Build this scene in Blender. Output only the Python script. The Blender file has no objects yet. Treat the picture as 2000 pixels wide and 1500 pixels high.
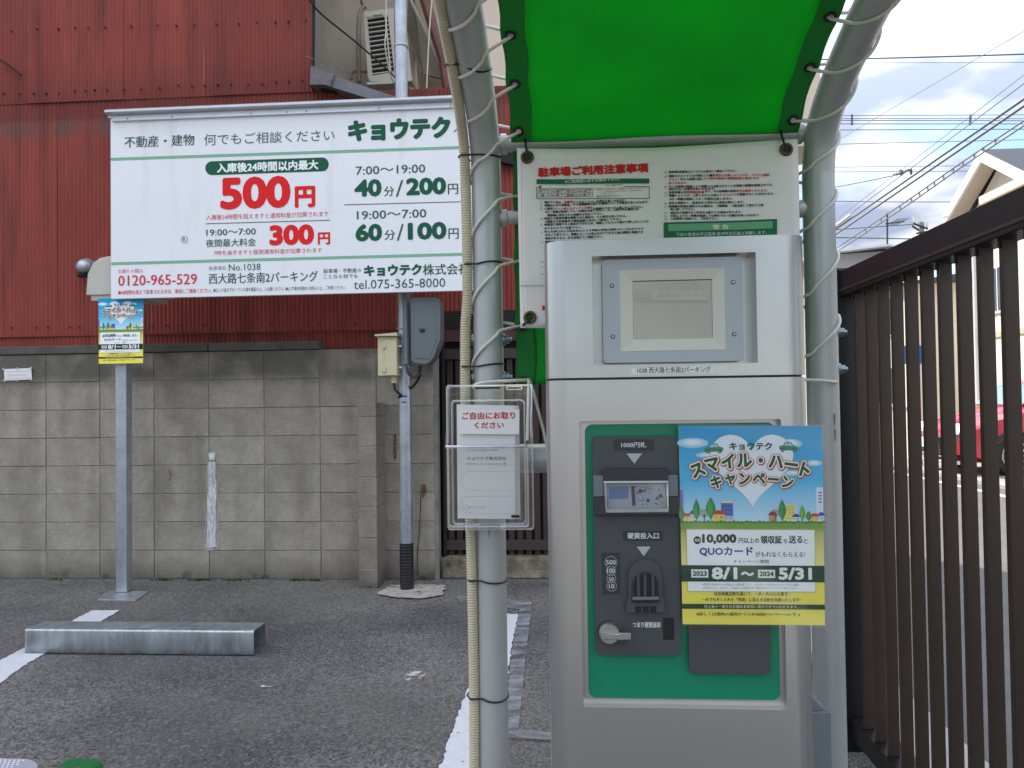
import bpy, bmesh, math, random
from mathutils import Vector, Matrix
random.seed(7)
S = bpy.context.scene
COL = S.collection

# ------------------------------------------------------------------ camera, world, sun, exposure
H = 1.245                      # eye height
YAW, PITCH, ROLL = math.radians(4.0), math.radians(1.2), math.radians(0.77)
FPX = 1500.0
CAMLOC = Vector((0, 0, H))
Fw = Vector((-math.sin(YAW) * math.cos(PITCH), math.cos(YAW) * math.cos(PITCH), math.sin(PITCH)))
R0 = Vector((math.cos(YAW), math.sin(YAW), 0)); U0 = R0.cross(Fw)
Rt = R0 * math.cos(ROLL) - U0 * math.sin(ROLL)
Up = U0 * math.cos(ROLL) + R0 * math.sin(ROLL)
cam = bpy.data.cameras.new('camera'); co = bpy.data.objects.new('camera', cam); COL.objects.link(co)
m3 = Matrix((Rt, Up, -Fw)).transposed()
co.matrix_world = Matrix.Translation(CAMLOC) @ m3.to_4x4()
cam.sensor_width = 36; cam.lens = 36 * FPX / 2000; cam.clip_end = 3000; cam.clip_start = .02
S.camera = co

SUN_EL, SUN_AZ = 42.0, -38.0     # azimuth measured from +Y towards +X
world = bpy.data.worlds.new('World'); S.world = world; world.use_nodes = True
wn = world.node_tree; wn.nodes.clear(); WN = wn.nodes.new; WL = wn.links.new
sky = WN('ShaderNodeTexSky'); sky.sky_type = 'NISHITA'; sky.sun_disc = False
sky.sun_elevation = math.radians(SUN_EL); sky.sun_rotation = math.radians(SUN_AZ)
sky.air_density = 1.0; sky.dust_density = 0.6; sky.ozone_density = 1.4
tc = WN('ShaderNodeTexCoord'); sep = WN('ShaderNodeSeparateXYZ'); WL(tc.outputs['Generated'], sep.inputs[0])
zz = WN('ShaderNodeMath'); zz.operation = 'ADD'; zz.inputs[1].default_value = .22; WL(sep.outputs[2], zz.inputs[0])
zm = WN('ShaderNodeMath'); zm.operation = 'MAXIMUM'; zm.inputs[1].default_value = .12; WL(zz.outputs[0], zm.inputs[0])
dx = WN('ShaderNodeMath'); dx.operation = 'DIVIDE'; WL(sep.outputs[0], dx.inputs[0]); WL(zm.outputs[0], dx.inputs[1])
dy = WN('ShaderNodeMath'); dy.operation = 'DIVIDE'; WL(sep.outputs[1], dy.inputs[0]); WL(zm.outputs[0], dy.inputs[1])
cmb = WN('ShaderNodeCombineXYZ'); WL(dx.outputs[0], cmb.inputs[0]); WL(dy.outputs[0], cmb.inputs[1])
n1 = WN('ShaderNodeTexNoise'); n1.inputs['Scale'].default_value = 1.55; n1.inputs['Detail'].default_value = 9
n1.inputs['Roughness'].default_value = .55; n1.inputs['Distortion'].default_value = .35
mp = WN('ShaderNodeMapping'); mp.inputs['Location'].default_value = (3.1, 7.4, 0); WL(cmb.outputs[0], mp.inputs[0]); WL(mp.outputs[0], n1.inputs[0])
r1 = WN('ShaderNodeValToRGB'); r1.color_ramp.elements[0].position = .40; r1.color_ramp.elements[1].position = .53; WL(n1.outputs[0], r1.inputs[0])
n2 = WN('ShaderNodeTexNoise'); n2.inputs['Scale'].default_value = 1.9; n2.inputs['Detail'].default_value = 5
mp2 = WN('ShaderNodeMapping'); mp2.inputs['Location'].default_value = (9.3, 1.2, 0); WL(cmb.outputs[0], mp2.inputs[0]); WL(mp2.outputs[0], n2.inputs[0])
r2 = WN('ShaderNodeValToRGB'); WL(n2.outputs[0], r2.inputs[0])
r2.color_ramp.elements[0].position = .44; r2.color_ramp.elements[0].color = (.36, .42, .57, 1)
r2.color_ramp.elements[1].position = .62; r2.color_ramp.elements[1].color = (1.0, .99, .96, 1)
b1 = WN('ShaderNodeBackground'); b1.inputs[1].default_value = .12; WL(sky.outputs[0], b1.inputs[0])
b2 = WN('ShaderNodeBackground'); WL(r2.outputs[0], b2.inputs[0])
zl = WN('ShaderNodeMapRange'); zl.inputs[1].default_value = .05; zl.inputs[2].default_value = .8; zl.inputs[3].default_value = .285; zl.inputs[4].default_value = 1.75; WL(sep.outputs[2], zl.inputs[0]); WL(zl.outputs[0], b2.inputs[1])   # cloud cover made brighter overhead than at the horizon, to light the shaded lot
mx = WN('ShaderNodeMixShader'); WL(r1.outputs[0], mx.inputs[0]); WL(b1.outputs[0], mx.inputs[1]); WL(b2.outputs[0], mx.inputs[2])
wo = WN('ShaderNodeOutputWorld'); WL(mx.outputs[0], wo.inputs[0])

sl = bpy.data.lights.new('sun', 'SUN'); sl.energy = 3.2; sl.angle = math.radians(.6); sl.color = (1, .93, .82)
so = bpy.data.objects.new('sun', sl); COL.objects.link(so)
az, el = math.radians(SUN_AZ), math.radians(SUN_EL)
sd = Vector((math.sin(az) * math.cos(el), math.cos(az) * math.cos(el), math.sin(el)))
so.rotation_euler = (-sd).to_track_quat('-Z', 'Y').to_euler(); so.location = (0, 0, 30)
S.view_settings.view_transform = 'Standard'; S.view_settings.look = 'None'
S.view_settings.gamma = 1; S.view_settings.exposure = 1.22
S.cycles.max_bounces = 8; S.cycles.transparent_max_bounces = 16
S.cycles.use_denoising = True

# ------------------------------------------------------------------ pixel rays (photo pixels, 2000 x 1500)
def ray(px, py): return Fw + Rt * ((px - 1000) / FPX) + Up * (-(py - 750) / FPX)
def P(px, py, Y):
    d = ray(px, py); return CAMLOC + d * (Y / d.y)
def PX(px, py, X):
    d = ray(px, py); return CAMLOC + d * (X / d.x)
def PZ(px, py, z=0.0):
    d = ray(px, py); return CAMLOC + d * ((z - H) / d.z)
def crop(ox, oy, s): return lambda x, y: (ox + x / s, oy + y / s)

# ------------------------------------------------------------------ materials
MATS = {}
def s2l(c): return tuple(((v / 255 + .055) / 1.055) ** 2.4 if v > 10 else v / 255 / 12.92 for v in c)
def mat(name, col, rough=.6, metal=0, var=.0, vscale=8, bump=0, bscale=60, spec=.5, stretch=(1, 1, 1), dark=None, trans=0, emit=0, coat=0, fn=None):
    if name in MATS: return MATS[name]
    m = bpy.data.materials.new(name); m.use_nodes = True; nt = m.node_tree
    b = nt.nodes['Principled BSDF']; b.inputs['Base Color'].default_value = (*col[:3], 1)
    b.inputs['Roughness'].default_value = rough; b.inputs['Metallic'].default_value = metal
    b.inputs['Specular IOR Level'].default_value = spec
    if coat: b.inputs['Coat Weight'].default_value = coat
    N = nt.nodes.new; L = nt.links.new
    tc = N('ShaderNodeTexCoord'); mp = N('ShaderNodeMapping'); mp.inputs['Scale'].default_value = stretch; L(tc.outputs['Object'], mp.inputs[0])
    if var:
        n = N('ShaderNodeTexNoise'); n.inputs['Scale'].default_value = vscale; n.inputs['Detail'].default_value = 6; n.inputs['Roughness'].default_value = .65
        L(mp.outputs[0], n.inputs[0])
        r = N('ShaderNodeValToRGB'); r.color_ramp.elements[0].position = .3; r.color_ramp.elements[1].position = .7
        d = dark if dark else tuple(c * (1 - var) for c in col[:3])
        r.color_ramp.elements[0].color = (*d, 1); r.color_ramp.elements[1].color = (*[min(1, c * (1 + var * .5)) for c in col[:3]], 1)
        L(n.outputs[0], r.inputs[0]); L(r.outputs[0], b.inputs['Base Color'])
        m['ramp'] = r.name
    if bump:
        n = N('ShaderNodeTexNoise'); n.inputs['Scale'].default_value = bscale; n.inputs['Detail'].default_value = 5
        L(mp.outputs[0], n.inputs[0])
        bp = N('ShaderNodeBump'); bp.inputs['Strength'].default_value = bump; bp.inputs['Distance'].default_value = .01
        L(n.outputs[0], bp.inputs['Height']); L(bp.outputs[0], b.inputs['Normal'])
    if fn: fn(m, nt, b, N, L, tc, mp)
    MATS[name] = m
    return m
def base_link(nt, b):
    return b.inputs['Base Color'].links[0].from_socket if b.inputs['Base Color'].links else None
def overlay(nt, b, N, L, facsock, col):
    """mix another colour over the base colour"""
    mixn = N('ShaderNodeMix'); mixn.data_type = 'RGBA'
    src = base_link(nt, b)
    if src: L(src, mixn.inputs[6])
    else: mixn.inputs[6].default_value = b.inputs['Base Color'].default_value
    mixn.inputs[7].default_value = (*col, 1)
    L(facsock, mixn.inputs[0]); L(mixn.outputs[2], b.inputs['Base Color'])
def noise_mask(N, L, vec, scale, lo, hi, detail=5, stretch=(1, 1, 1), loc=(0, 0, 0)):
    mp = N('ShaderNodeMapping'); mp.inputs['Scale'].default_value = stretch; mp.inputs['Location'].default_value = loc; L(vec, mp.inputs[0])
    n = N('ShaderNodeTexNoise'); n.inputs['Scale'].default_value = scale; n.inputs['Detail'].default_value = detail; L(mp.outputs[0], n.inputs[0])
    r = N('ShaderNodeMapRange'); r.inputs[1].default_value = lo; r.inputs[2].default_value = hi; L(n.outputs[0], r.inputs[0])
    return r.outputs[0]
def axis_mask(N, L, vec, axis, a, b_):
    s = N('ShaderNodeSeparateXYZ'); L(vec, s.inputs[0])
    r = N('ShaderNodeMapRange'); r.inputs[1].default_value = a; r.inputs[2].default_value = b_; L(s.outputs[axis], r.inputs[0])
    return r.outputs[0]
def mul(N, L, a, b_):
    m = N('ShaderNodeMath'); m.operation = 'MULTIPLY'
    if isinstance(a, (int, float)): m.inputs[0].default_value = a
    else: L(a, m.inputs[0])
    if isinstance(b_, (int, float)): m.inputs[1].default_value = b_
    else: L(b_, m.inputs[1])
    return m.outputs[0]
def geo_pos(N):
    return N('ShaderNodeNewGeometry').outputs['Position']

def f_asphalt(m, nt, b, N, L, tc, mp):
    pos = geo_pos(N)
    v = N('ShaderNodeTexVoronoi'); v.inputs['Scale'].default_value = 120; L(pos, v.inputs[0])
    r = N('ShaderNodeValToRGB'); L(v.outputs['Color'], r.inputs[0])
    r.color_ramp.elements[0].position = .1; r.color_ramp.elements[0].color = (.080, .073, .066, 1)
    r.color_ramp.elements[1].position = .96; r.color_ramp.elements[1].color = (.37, .342, .31, 1)
    e = r.color_ramp.elements.new(.988); e.color = (.42, .40, .37, 1)
    L(r.outputs[0], b.inputs['Base Color'])
    overlay(nt, b, N, L, mul(N, L, noise_mask(N, L, pos, .9, .40, .62), .60), (.040, .038, .040))
    overlay(nt, b, N, L, mul(N, L, noise_mask(N, L, pos, 1.1, .47, .68, loc=(5, 2, 0)), .5), (.20, .185, .162))
    overlay(nt, b, N, L, mul(N, L, noise_mask(N, L, pos, 28, .69, .74, 3), .6), (.30, .28, .25))
    overlay(nt, b, N, L, mul(N, L, noise_mask(N, L, pos, 55, .66, .72, 4, loc=(1, 7, 0)), .75), (.02, .02, .02))
    v2 = N('ShaderNodeTexVoronoi'); v2.inputs['Scale'].default_value = 85; L(pos, v2.inputs[0])
    rr2 = N('ShaderNodeMapRange'); rr2.inputs[1].default_value = .55; rr2.inputs[2].default_value = .95; s3 = N('ShaderNodeSeparateXYZ'); L(v2.outputs['Color'], s3.inputs[0]); L(s3.outputs[0], rr2.inputs[0])
    overlay(nt, b, N, L, mul(N, L, rr2.outputs[0], .36), (.03, .029, .028))
    rr3 = N('ShaderNodeMapRange'); rr3.inputs[1].default_value = .90; rr3.inputs[2].default_value = .97; L(s3.outputs[1], rr3.inputs[0])
    overlay(nt, b, N, L, mul(N, L, rr3.outputs[0], .5), (.30, .29, .27))
    n = N('ShaderNodeTexNoise'); n.inputs['Scale'].default_value = 130; n.inputs['Detail'].default_value = 4; L(pos, n.inputs[0])
    ad = N('ShaderNodeMath'); ad.operation = 'ADD'; L(n.outputs[0], ad.inputs[0]); L(v.outputs['Distance'], ad.inputs[1])
    bp = N('ShaderNodeBump'); bp.inputs['Strength'].default_value = 1.0; bp.inputs['Distance'].default_value = .009
    L(ad.outputs[0], bp.inputs['Height']); L(bp.outputs[0], b.inputs['Normal'])
asphalt = mat('asphalt', (.07, .07, .07), .88, fn=f_asphalt, spec=.35)

def f_block(m, nt, b, N, L, tc, mp):
    pos = geo_pos(N); oi = N('ShaderNodeObjectInfo')
    rr = N('ShaderNodeMapRange'); rr.inputs[3].default_value = .90; rr.inputs[4].default_value = 1.07; L(oi.outputs['Random'], rr.inputs[0])
    hs = N('ShaderNodeHueSaturation'); src = base_link(nt, b); L(src, hs.inputs['Color']); L(rr.outputs[0], hs.inputs['Value']); L(hs.outputs[0], b.inputs['Base Color'])
    # darker weathered band at the top course, soot streaks, dirt and moss near the ground
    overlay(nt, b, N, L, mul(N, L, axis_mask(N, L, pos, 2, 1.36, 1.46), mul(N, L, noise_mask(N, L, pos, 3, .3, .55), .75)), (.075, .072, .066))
    overlay(nt, b, N, L, mul(N, L, noise_mask(N, L, pos, 4, .47, .72, 8, (1.4, 1, .4)), .45), (.13, .118, .095))
    overlay(nt, b, N, L, mul(N, L, axis_mask(N, L, pos, 2, .16, .0), .62), (.07, .062, .045))
    overlay(nt, b, N, L, mul(N, L, axis_mask(N, L, pos, 2, .09, .0), noise_mask(N, L, pos, 7, .55, .7)), (.03, .05, .012))
    overlay(nt, b, N, L, mul(N, L, noise_mask(N, L, pos, 260, .62, .66, 2), .8), (.05, .045, .04))
blockm = mat('weathered_block', (.41, .372, .30), .92, var=.20, vscale=9, bump=.8, bscale=150, spec=.2, fn=f_block)
pierm = mat('pier_block', (.30, .27, .22), .92, var=.30, vscale=5, bump=.55, bscale=150, spec=.2, fn=f_block)
mortar = mat('mortar', (.27, .25, .21), .95, var=.35, vscale=6, bump=.4, bscale=120)
capm = mat('capstone_concrete', (.115, .103, .088), .9, var=.35, vscale=7, bump=.6, bscale=90)
sillm = mat('stained_concrete', (.27, .23, .16), .95, var=.5, vscale=9, bump=.8, bscale=60, dark=(.05, .042, .03))
def f_patch(m, nt, b, N, L, tc, mp):
    out = nt.nodes['Material Output']; t = N('ShaderNodeBsdfTransparent'); ms = N('ShaderNodeMixShader'); pos = geo_pos(N)
    overlay(nt, b, N, L, mul(N, L, noise_mask(N, L, pos, 30, .55, .66), .7), (.09, .08, .075))
    k = noise_mask(N, L, pos, 14, .27, .36); L(k, ms.inputs[0]); L(t.outputs[0], ms.inputs[1]); L(b.outputs[0], ms.inputs[2]); L(ms.outputs[0], out.inputs[0])
patchm = mat('pale_mortar_patch', (.46, .41, .36), .9, var=.3, vscale=9, bump=.6, bscale=70, fn=f_patch)

def f_red(m, nt, b, N, L, tc, mp):
    pos = geo_pos(N); oi = N('ShaderNodeObjectInfo')
    rr = N('ShaderNodeMapRange'); rr.inputs[3].default_value = .88; rr.inputs[4].default_value = 1.1; L(oi.outputs['Random'], rr.inputs[0])
    hs = N('ShaderNodeHueSaturation'); L(base_link(nt, b), hs.inputs['Color']); L(rr.outputs[0], hs.inputs['Value']); L(hs.outputs[0], b.inputs['Base Color'])
    overlay(nt, b, N, L, mul(N, L, noise_mask(N, L, pos, 9, .52, .75, 5, (1, 1, .07)), .75), (.10, .034, .028))
    overlay(nt, b, N, L, mul(N, L, noise_mask(N, L, pos, 14, .66, .76, 3, (1, 1, .05), (4, 0, 2)), .38), (.48, .22, .17))
    overlay(nt, b, N, L, mul(N, L, mul(N, L, axis_mask(N, L, pos, 2, 3.26, 3.34), axis_mask(N, L, pos, 2, 3.47, 3.40)), mul(N, L, noise_mask(N, L, pos, 7, .38, .6, 6, (1, 1, .25)), .85)), (.13, .085, .07))
    overlay(nt, b, N, L, mul(N, L, mul(N, L, axis_mask(N, L, pos, 2, 3.85, 3.5), axis_mask(N, L, pos, 2, 3.40, 3.44)), .55), (.11, .028, .022))
redm = mat('oxide_red_sheet', (.295, .062, .045), .55, var=.22, vscale=5, stretch=(1, 1, .2), fn=f_red, spec=.2)
nailm = mat('rusty_nail', (.05, .012, .01), .7)
cream = mat('cream_render', (.62, .54, .42), .9, var=.28, vscale=2.2, bump=.4, bscale=80, stretch=(1, 1, .5))
peach = mat('peach_render', (.72, .60, .47), .85, var=.08, vscale=2, bump=.2, bscale=80)
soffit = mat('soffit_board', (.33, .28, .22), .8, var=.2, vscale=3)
brownp = mat('brown_gutter', (.16, .055, .04), .5, var=.35, vscale=6)
lead = mat('grey_flashing', (.16, .17, .19), .5, var=.2, vscale=6)
darkvoid = mat('dark_timber_and_shadow', (.018, .014, .012), .8)  # also blackens the shadow strip under the lean-to verge
acw = mat('ac_casing', (.62, .58, .48), .5, var=.08, vscale=6)
acd = mat('ac_fins', (.012, .014, .016), .5)
lag = mat('pipe_lagging', (.45, .36, .28), .8, var=.2, vscale=8)
woodd = mat('dark_gate_slat', (.045, .022, .018), .55, var=.4, vscale=5, stretch=(1, 1, .2))
gatef = mat('gate_rail', (.05, .035, .03), .5)

def f_galv(m, nt, b, N, L, tc, mp):
    v = N('ShaderNodeTexNoise'); v.inputs['Scale'].default_value = 6; v.inputs['Detail'].default_value = 6
    mp2 = N('ShaderNodeMapping'); mp2.inputs['Scale'].default_value = (2.5, 2.5, .55); L(tc.outputs['Object'], mp2.inputs[0]); L(mp2.outputs[0], v.inputs[0])
    r = N('ShaderNodeMapRange'); r.inputs[1].default_value = .3; r.inputs[2].default_value = .7; r.inputs[3].default_value = .28; r.inputs[4].default_value = .55
    L(v.outputs[0], r.inputs[0]); L(r.outputs[0], b.inputs['Roughness'])
galv = mat('galvanised_steel', (.47, .50, .53), .42, .75, var=.22, vscale=14, fn=f_galv)
def f_beam(m, nt, b, N, L, tc, mp):
    f_galv(m, nt, b, N, L, tc, mp); pos = geo_pos(N)
    overlay(nt, b, N, L, mul(N, L, noise_mask(N, L, pos, 38, .60, .72, 4, (1, 1, .35)), .6), (.70, .74, .75))
    overlay(nt, b, N, L, mul(N, L, axis_mask(N, L, pos, 2, .035, .0), mul(N, L, noise_mask(N, L, pos, 18, .3, .6), .8)), (.12, .115, .10))
    overlay(nt, b, N, L, mul(N, L, noise_mask(N, L, pos, 60, .68, .74, 3), .6), (.15, .15, .15))
galvb = mat('galvanised_box', (.42, .46, .47), .32, .80, var=.28, vscale=14, stretch=(1.6, 1, .25), bump=.12, bscale=9, fn=f_beam)
alu = mat('aluminium_trim', (.62, .63, .65), .35, .6, var=.08, vscale=10)
pipem = mat('grey_pipe_paint', (.49, .505, .49), .34, .2, var=.13, vscale=5, stretch=(1, 1, .3), bump=.02, bscale=30)
conduit = mat('beige_conduit', (.60, .53, .37), .5, var=.06, vscale=9)
ropem = mat('white_rope', (.74, .71, .62), .6, var=.12, vscale=200)
blackp = mat('black_plastic', (.012, .012, .013), .4)
boltm = mat('zinc_bolt', (.22, .25, .28), .35, .8)
brass = mat('aged_brass', (.13, .095, .045), .4, .8)
holeg = mat('eyelet_shade_green', (.01, .06, .015), .7)
def f_sign(m, nt, b, N, L, tc, mp):
    overlay(nt, b, N, L, mul(N, L, noise_mask(N, L, geo_pos(N), 9, .56, .8, 5, (1, 1, .12)), .35), (.55, .53, .48))
signw = mat('sign_white', (.86, .86, .87), .38, var=.03, vscale=3, fn=f_sign)
vinylw = mat('vinyl_offwhite', (.86, .81, .755), .5, var=.06, vscale=4, bump=.1, bscale=12)
def f_mach(m, nt, b, N, L, tc, mp):
    n = N('ShaderNodeTexNoise'); n.inputs['Scale'].default_value = 900; L(tc.outputs['Object'], n.inputs[0])
    bp = N('ShaderNodeBump'); bp.inputs['Strength'].default_value = .06; bp.inputs['Distance'].default_value = .001
    L(n.outputs[0], bp.inputs['Height']); L(bp.outputs[0], b.inputs['Normal'])
silver = mat('silver_metallic_paint', (.56, .55, .53), .31, .88, var=.04, vscale=3, coat=.45, fn=f_mach)
silverb = mat('blue_grey_plate', (.44, .46, .49), .42, .25)
bezel = mat('pale_bezel', (.68, .65, .565), .45)
def f_lcd(m, nt, b, N, L, tc, mp):
    pass
lcd = mat('dead_lcd', (.50, .475, .39), .16, var=.08, vscale=8, spec=.7)
greenp = mat('machine_green', (.0, .235, .115), .35)
greyp = mat('grey_plastic', (.062, .066, .07), .5, bump=.06, bscale=900)
greyd = mat('dark_grey_plastic', (.030, .032, .036), .5)
greyl = mat('light_grey_plastic', (.15, .17, .19), .45)
tri = mat('pale_triangle', (.42, .46, .48), .4)
chrome = mat('brushed_steel', (.46, .45, .43), .3, .85)
steelbox = mat('grey_steel_cover', (.20, .225, .245), .45, .2)
creamb = mat('cream_plastic', (.62, .55, .34), .5, var=.06, vscale=6)
greyb = mat('slate_grey_box', (.13, .145, .155), .45)
bpaint = mat('hood_offwhite', (.56, .53, .46), .55, var=.08, vscale=6)
fencem = mat('bronze_aluminium', (.050, .032, .021), .42, .15, var=.08, vscale=5)
fenced = mat('dark_bronze_rail', (.010, .009, .010), .42, .2)
paper = mat('white_paper', (.80, .79, .76), .6)


def f_worn(m, nt, b, N, L, tc, mp):
    pos = geo_pos(N)
    overlay(nt, b, N, L, mul(N, L, noise_mask(N, L, pos, 7, .42, .75, 4, (.7, 2.2, 1)), .6), (.36, .38, .42))

def f_ragged(m, nt, b, N, L, tc, mp):
    out = nt.nodes['Material Output']; t = N('ShaderNodeBsdfTransparent'); ms = N('ShaderNodeMixShader')
    k = noise_mask(N, L, geo_pos(N), m['rs'], m['ra'], m['rb'], 6, tuple(m['rst']))
    L(k, ms.inputs[0]); L(t.outputs[0], ms.inputs[1]); L(b.outputs[0], ms.inputs[2]); L(ms.outputs[0], out.inputs[0])
def ragged(name, col, sc_, a, b_, st=(1, 1, 1), worn=False):
    def g_(m, nt, b, N, L, tc, mp):
        if worn: f_worn(m, nt, b, N, L, tc, mp)
        m['rs'] = sc_; m['ra'] = a; m['rb'] = b_; m['rst'] = list(st); f_ragged(m, nt, b, N, L, tc, mp)
    return mat(name, col, .8, var=.1, vscale=20, fn=g_)
white = ragged('white_line_paint', (.62, .62, .64), 30, .26, .34)
greyline = ragged('blacked_out_line', (.27, .275, .29), 9, .32, .68, (.8, 1.6, 1), True)
roadm = mat('road_asphalt', (.14, .135, .13), .85, var=.18, vscale=2, bump=.5, bscale=150)

def f_tarp(m, nt, b, N, L, tc, mp):
    out = nt.nodes['Material Output']
    tr = N('ShaderNodeBsdfTranslucent')
    k = noise_mask(N, L, geo_pos(N), 2.6, .25, .75, 6, (1, 1.6, 1)); mc_ = N('ShaderNodeMix'); mc_.data_type = 'RGBA'; L(k, mc_.inputs[0])   # grime lying on the sheet
    mc_.inputs[6].default_value = (*[c * .78 for c in m['tr']], 1); mc_.inputs[7].default_value = (*[min(1, c * 1.12) for c in m['tr']], 1)
    sp = noise_mask(N, L, geo_pos(N), 90, .70, .76, 2); m2 = N('ShaderNodeMix'); m2.data_type = 'RGBA'; L(mul(N, L, sp, .35), m2.inputs[0]); L(mc_.outputs[2], m2.inputs[6]); m2.inputs[7].default_value = (0, .08, .01, 1)
    L(m2.outputs[2], tr.inputs[0])
    ms = N('ShaderNodeMixShader'); ms.inputs[0].default_value = m['trf']
    L(b.outputs[0], ms.inputs[1]); L(tr.outputs[0], ms.inputs[2]); L(ms.outputs[0], out.inputs[0])
def tarp(name, col, tr, f):
    def g(m, nt, b, N, L, tc, mp):
        m['tr'] = tr; m['trf'] = f; f_tarp(m, nt, b, N, L, tc, mp)
    return mat(name, col, .6, fn=g, var=.12, vscale=3, bump=.12, bscale=18, spec=.25)
tarpm = tarp('green_tarpaulin', (.035, .46, .09), (.0, .50, .045), .66)
hemm = tarp('green_double_hem', (.06, .42, .09), (.015, .22, .05), .55)

def f_clear(m, nt, b, N, L, tc, mp):
    out = nt.nodes['Material Output']
    t = N('ShaderNodeBsdfTransparent'); t.inputs[0].default_value = (.985, .99, .992, 1)
    g = N('ShaderNodeBsdfGlossy'); g.inputs['Roughness'].default_value = .06; g.inputs[0].default_value = (.95, .97, 1, 1)
    lw = N('ShaderNodeLayerWeight'); lw.inputs[0].default_value = .35
    ms = N('ShaderNodeMixShader'); mr = N('ShaderNodeMapRange'); mr.inputs[3].default_value = m['lo']; mr.inputs[4].default_value = m['hi']
    L(lw.outputs['Fresnel'], mr.inputs[0]); L(mr.outputs[0], ms.inputs[0]); L(t.outputs[0], ms.inputs[1]); L(g.outputs[0], ms.inputs[2]); L(ms.outputs[0], out.inputs[0])
def clearm(name, lo, hi):
    def g(m, nt, b, N, L, tc, mp): m['lo'] = lo; m['hi'] = hi; f_clear(m, nt, b, N, L, tc, mp)
    return mat(name, (1, 1, 1), fn=g)
clear = clearm('clear_acrylic', .03, .30)
clear_edge = clearm('clear_acrylic_edge', .30, .9)

INK = {}
def ink(c, rough=.45):
    k = tuple(c)
    if k not in INK: INK[k] = mat('ink_%d_%d_%d' % k, s2l(c), rough, spec=.18)
    return INK[k]

# ------------------------------------------------------------------ object helpers
def tag(o, label=None, cat=None, group=None, kind=None):
    if label: o['label'] = label
    if cat: o['category'] = cat
    if group: o['group'] = group
    if kind: o['kind'] = kind
    return o
def thing(name, label, cat, loc=(0, 0, 0), group=None):
    o = bpy.data.objects.new(name, None); COL.objects.link(o); o.location = loc; o.empty_display_size = .1
    return tag(o, label, cat, group)
def rootloc(o):
    v = Vector((0, 0, 0))
    while o is not None: v += Vector(o.location); o = o.parent
    return v
class MB:
    def __init__(s): s.v = []; s.f = []; s.m = []; s.cm = 0
    def add(s, vs, fs, m=None):
        n = len(s.v); s.v += [tuple(v) for v in vs]; s.f += [tuple(i + n for i in f) for f in fs]; s.m += [s.cm if m is None else m] * len(fs); return s
    def box(s, x0, x1, y0, y1, z0, z1, m=None):
        return s.add([(x0, y0, z0), (x1, y0, z0), (x1, y1, z0), (x0, y1, z0), (x0, y0, z1), (x1, y0, z1), (x1, y1, z1), (x0, y1, z1)],
                     [(0, 3, 2, 1), (4, 5, 6, 7), (0, 1, 5, 4), (1, 2, 6, 5), (2, 3, 7, 6), (3, 0, 4, 7)], m)
    def prism(s, pts, d, m=None):
        """pts: list of 3D points (planar, one loop), d: extrusion vector"""
        n = len(pts); d = Vector(d); a = [Vector(p) for p in pts]; b = [p + d for p in a]
        fs = [tuple(range(n))[::-1], tuple(range(n, 2 * n))] + [(i, (i + 1) % n, n + (i + 1) % n, n + i) for i in range(n)]
        return s.add(a + b, fs, m)
    def tube(s, path, r, seg=12, caps=True, m=None, radii=None, closed=False):
        path = [Vector(p) for p in path]; n = len(path); vs = []; fs = []
        prev = None
        for i, p in enumerate(path):
            t = (path[(i + 1) % n] - path[i - 1]) if closed else (path[min(i + 1, n - 1)] - path[max(i - 1, 0)])
            t.normalize()
            if prev is None:
                a = Vector((0, 0, 1)) if abs(t.z) < .9 else Vector((0, -1, 0))
                u = t.cross(a).normalized()
            else:
                u = (prev - t * prev.dot(t)).normalized()
            prev = u; w = t.cross(u); rr = radii[i] if radii else r
            for k in range(seg):
                g = 2 * math.pi * k / seg; vs.append(p + u * (rr * math.cos(g)) + w * (rr * math.sin(g)))
        for i in range(n if closed else n - 1):
            j = (i + 1) % n
            for k in range(seg):
                k2 = (k + 1) % seg; fs.append((i * seg + k, i * seg + k2, j * seg + k2, j * seg + k))
        if caps and not closed:
            fs.append(tuple(range(seg))[::-1]); fs.append(tuple(range((n - 1) * seg, n * seg)))
        return s.add(vs, fs, m)
    def build(s, name, mats, parent=None, bevel=0, bseg=2, smooth=35, kind=None, label=None):
        me = bpy.data.meshes.new(name); o = bpy.data.objects.new(name, me); COL.objects.link(o)
        off = Vector((0, 0, 0))
        if parent is not None: o.parent = parent; off = rootloc(parent)
        me.from_pydata([(v[0] - off.x, v[1] - off.y, v[2] - off.z) for v in s.v], [], s.f)
        if not isinstance(mats, (list, tuple)): mats = [mats]
        for mm in mats: me.materials.append(mm)
        if len(mats) > 1: me.polygons.foreach_set('material_index', s.m)
        bm = bmesh.new(); bm.from_mesh(me); bmesh.ops.recalc_face_normals(bm, faces=bm.faces)
        big = [f for f in bm.faces if len(f.verts) > 4]
        if big and len(big) < 4000: bmesh.ops.triangulate(bm, faces=big, ngon_method='EAR_CLIP')
        bm.to_mesh(me); bm.free()
        if smooth:
            me.polygons.foreach_set('use_smooth', [True] * len(me.polygons)); me.set_sharp_from_angle(angle=math.radians(smooth))
        if bevel:
            bv = o.modifiers.new('bevel', 'BEVEL'); bv.width = bevel; bv.segments = bseg; bv.limit_method = 'ANGLE'; bv.angle_limit = math.radians(40); bv.harden_normals = True
        if kind: o['kind'] = kind
        if label: o['label'] = label
        return o
def box(name, x0, x1, y0, y1, z0, z1, mats, parent=None, bevel=.002, **k):
    return MB().box(x0, x1, y0, y1, z0, z1).build(name, mats, parent, bevel=bevel, **k)
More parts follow.
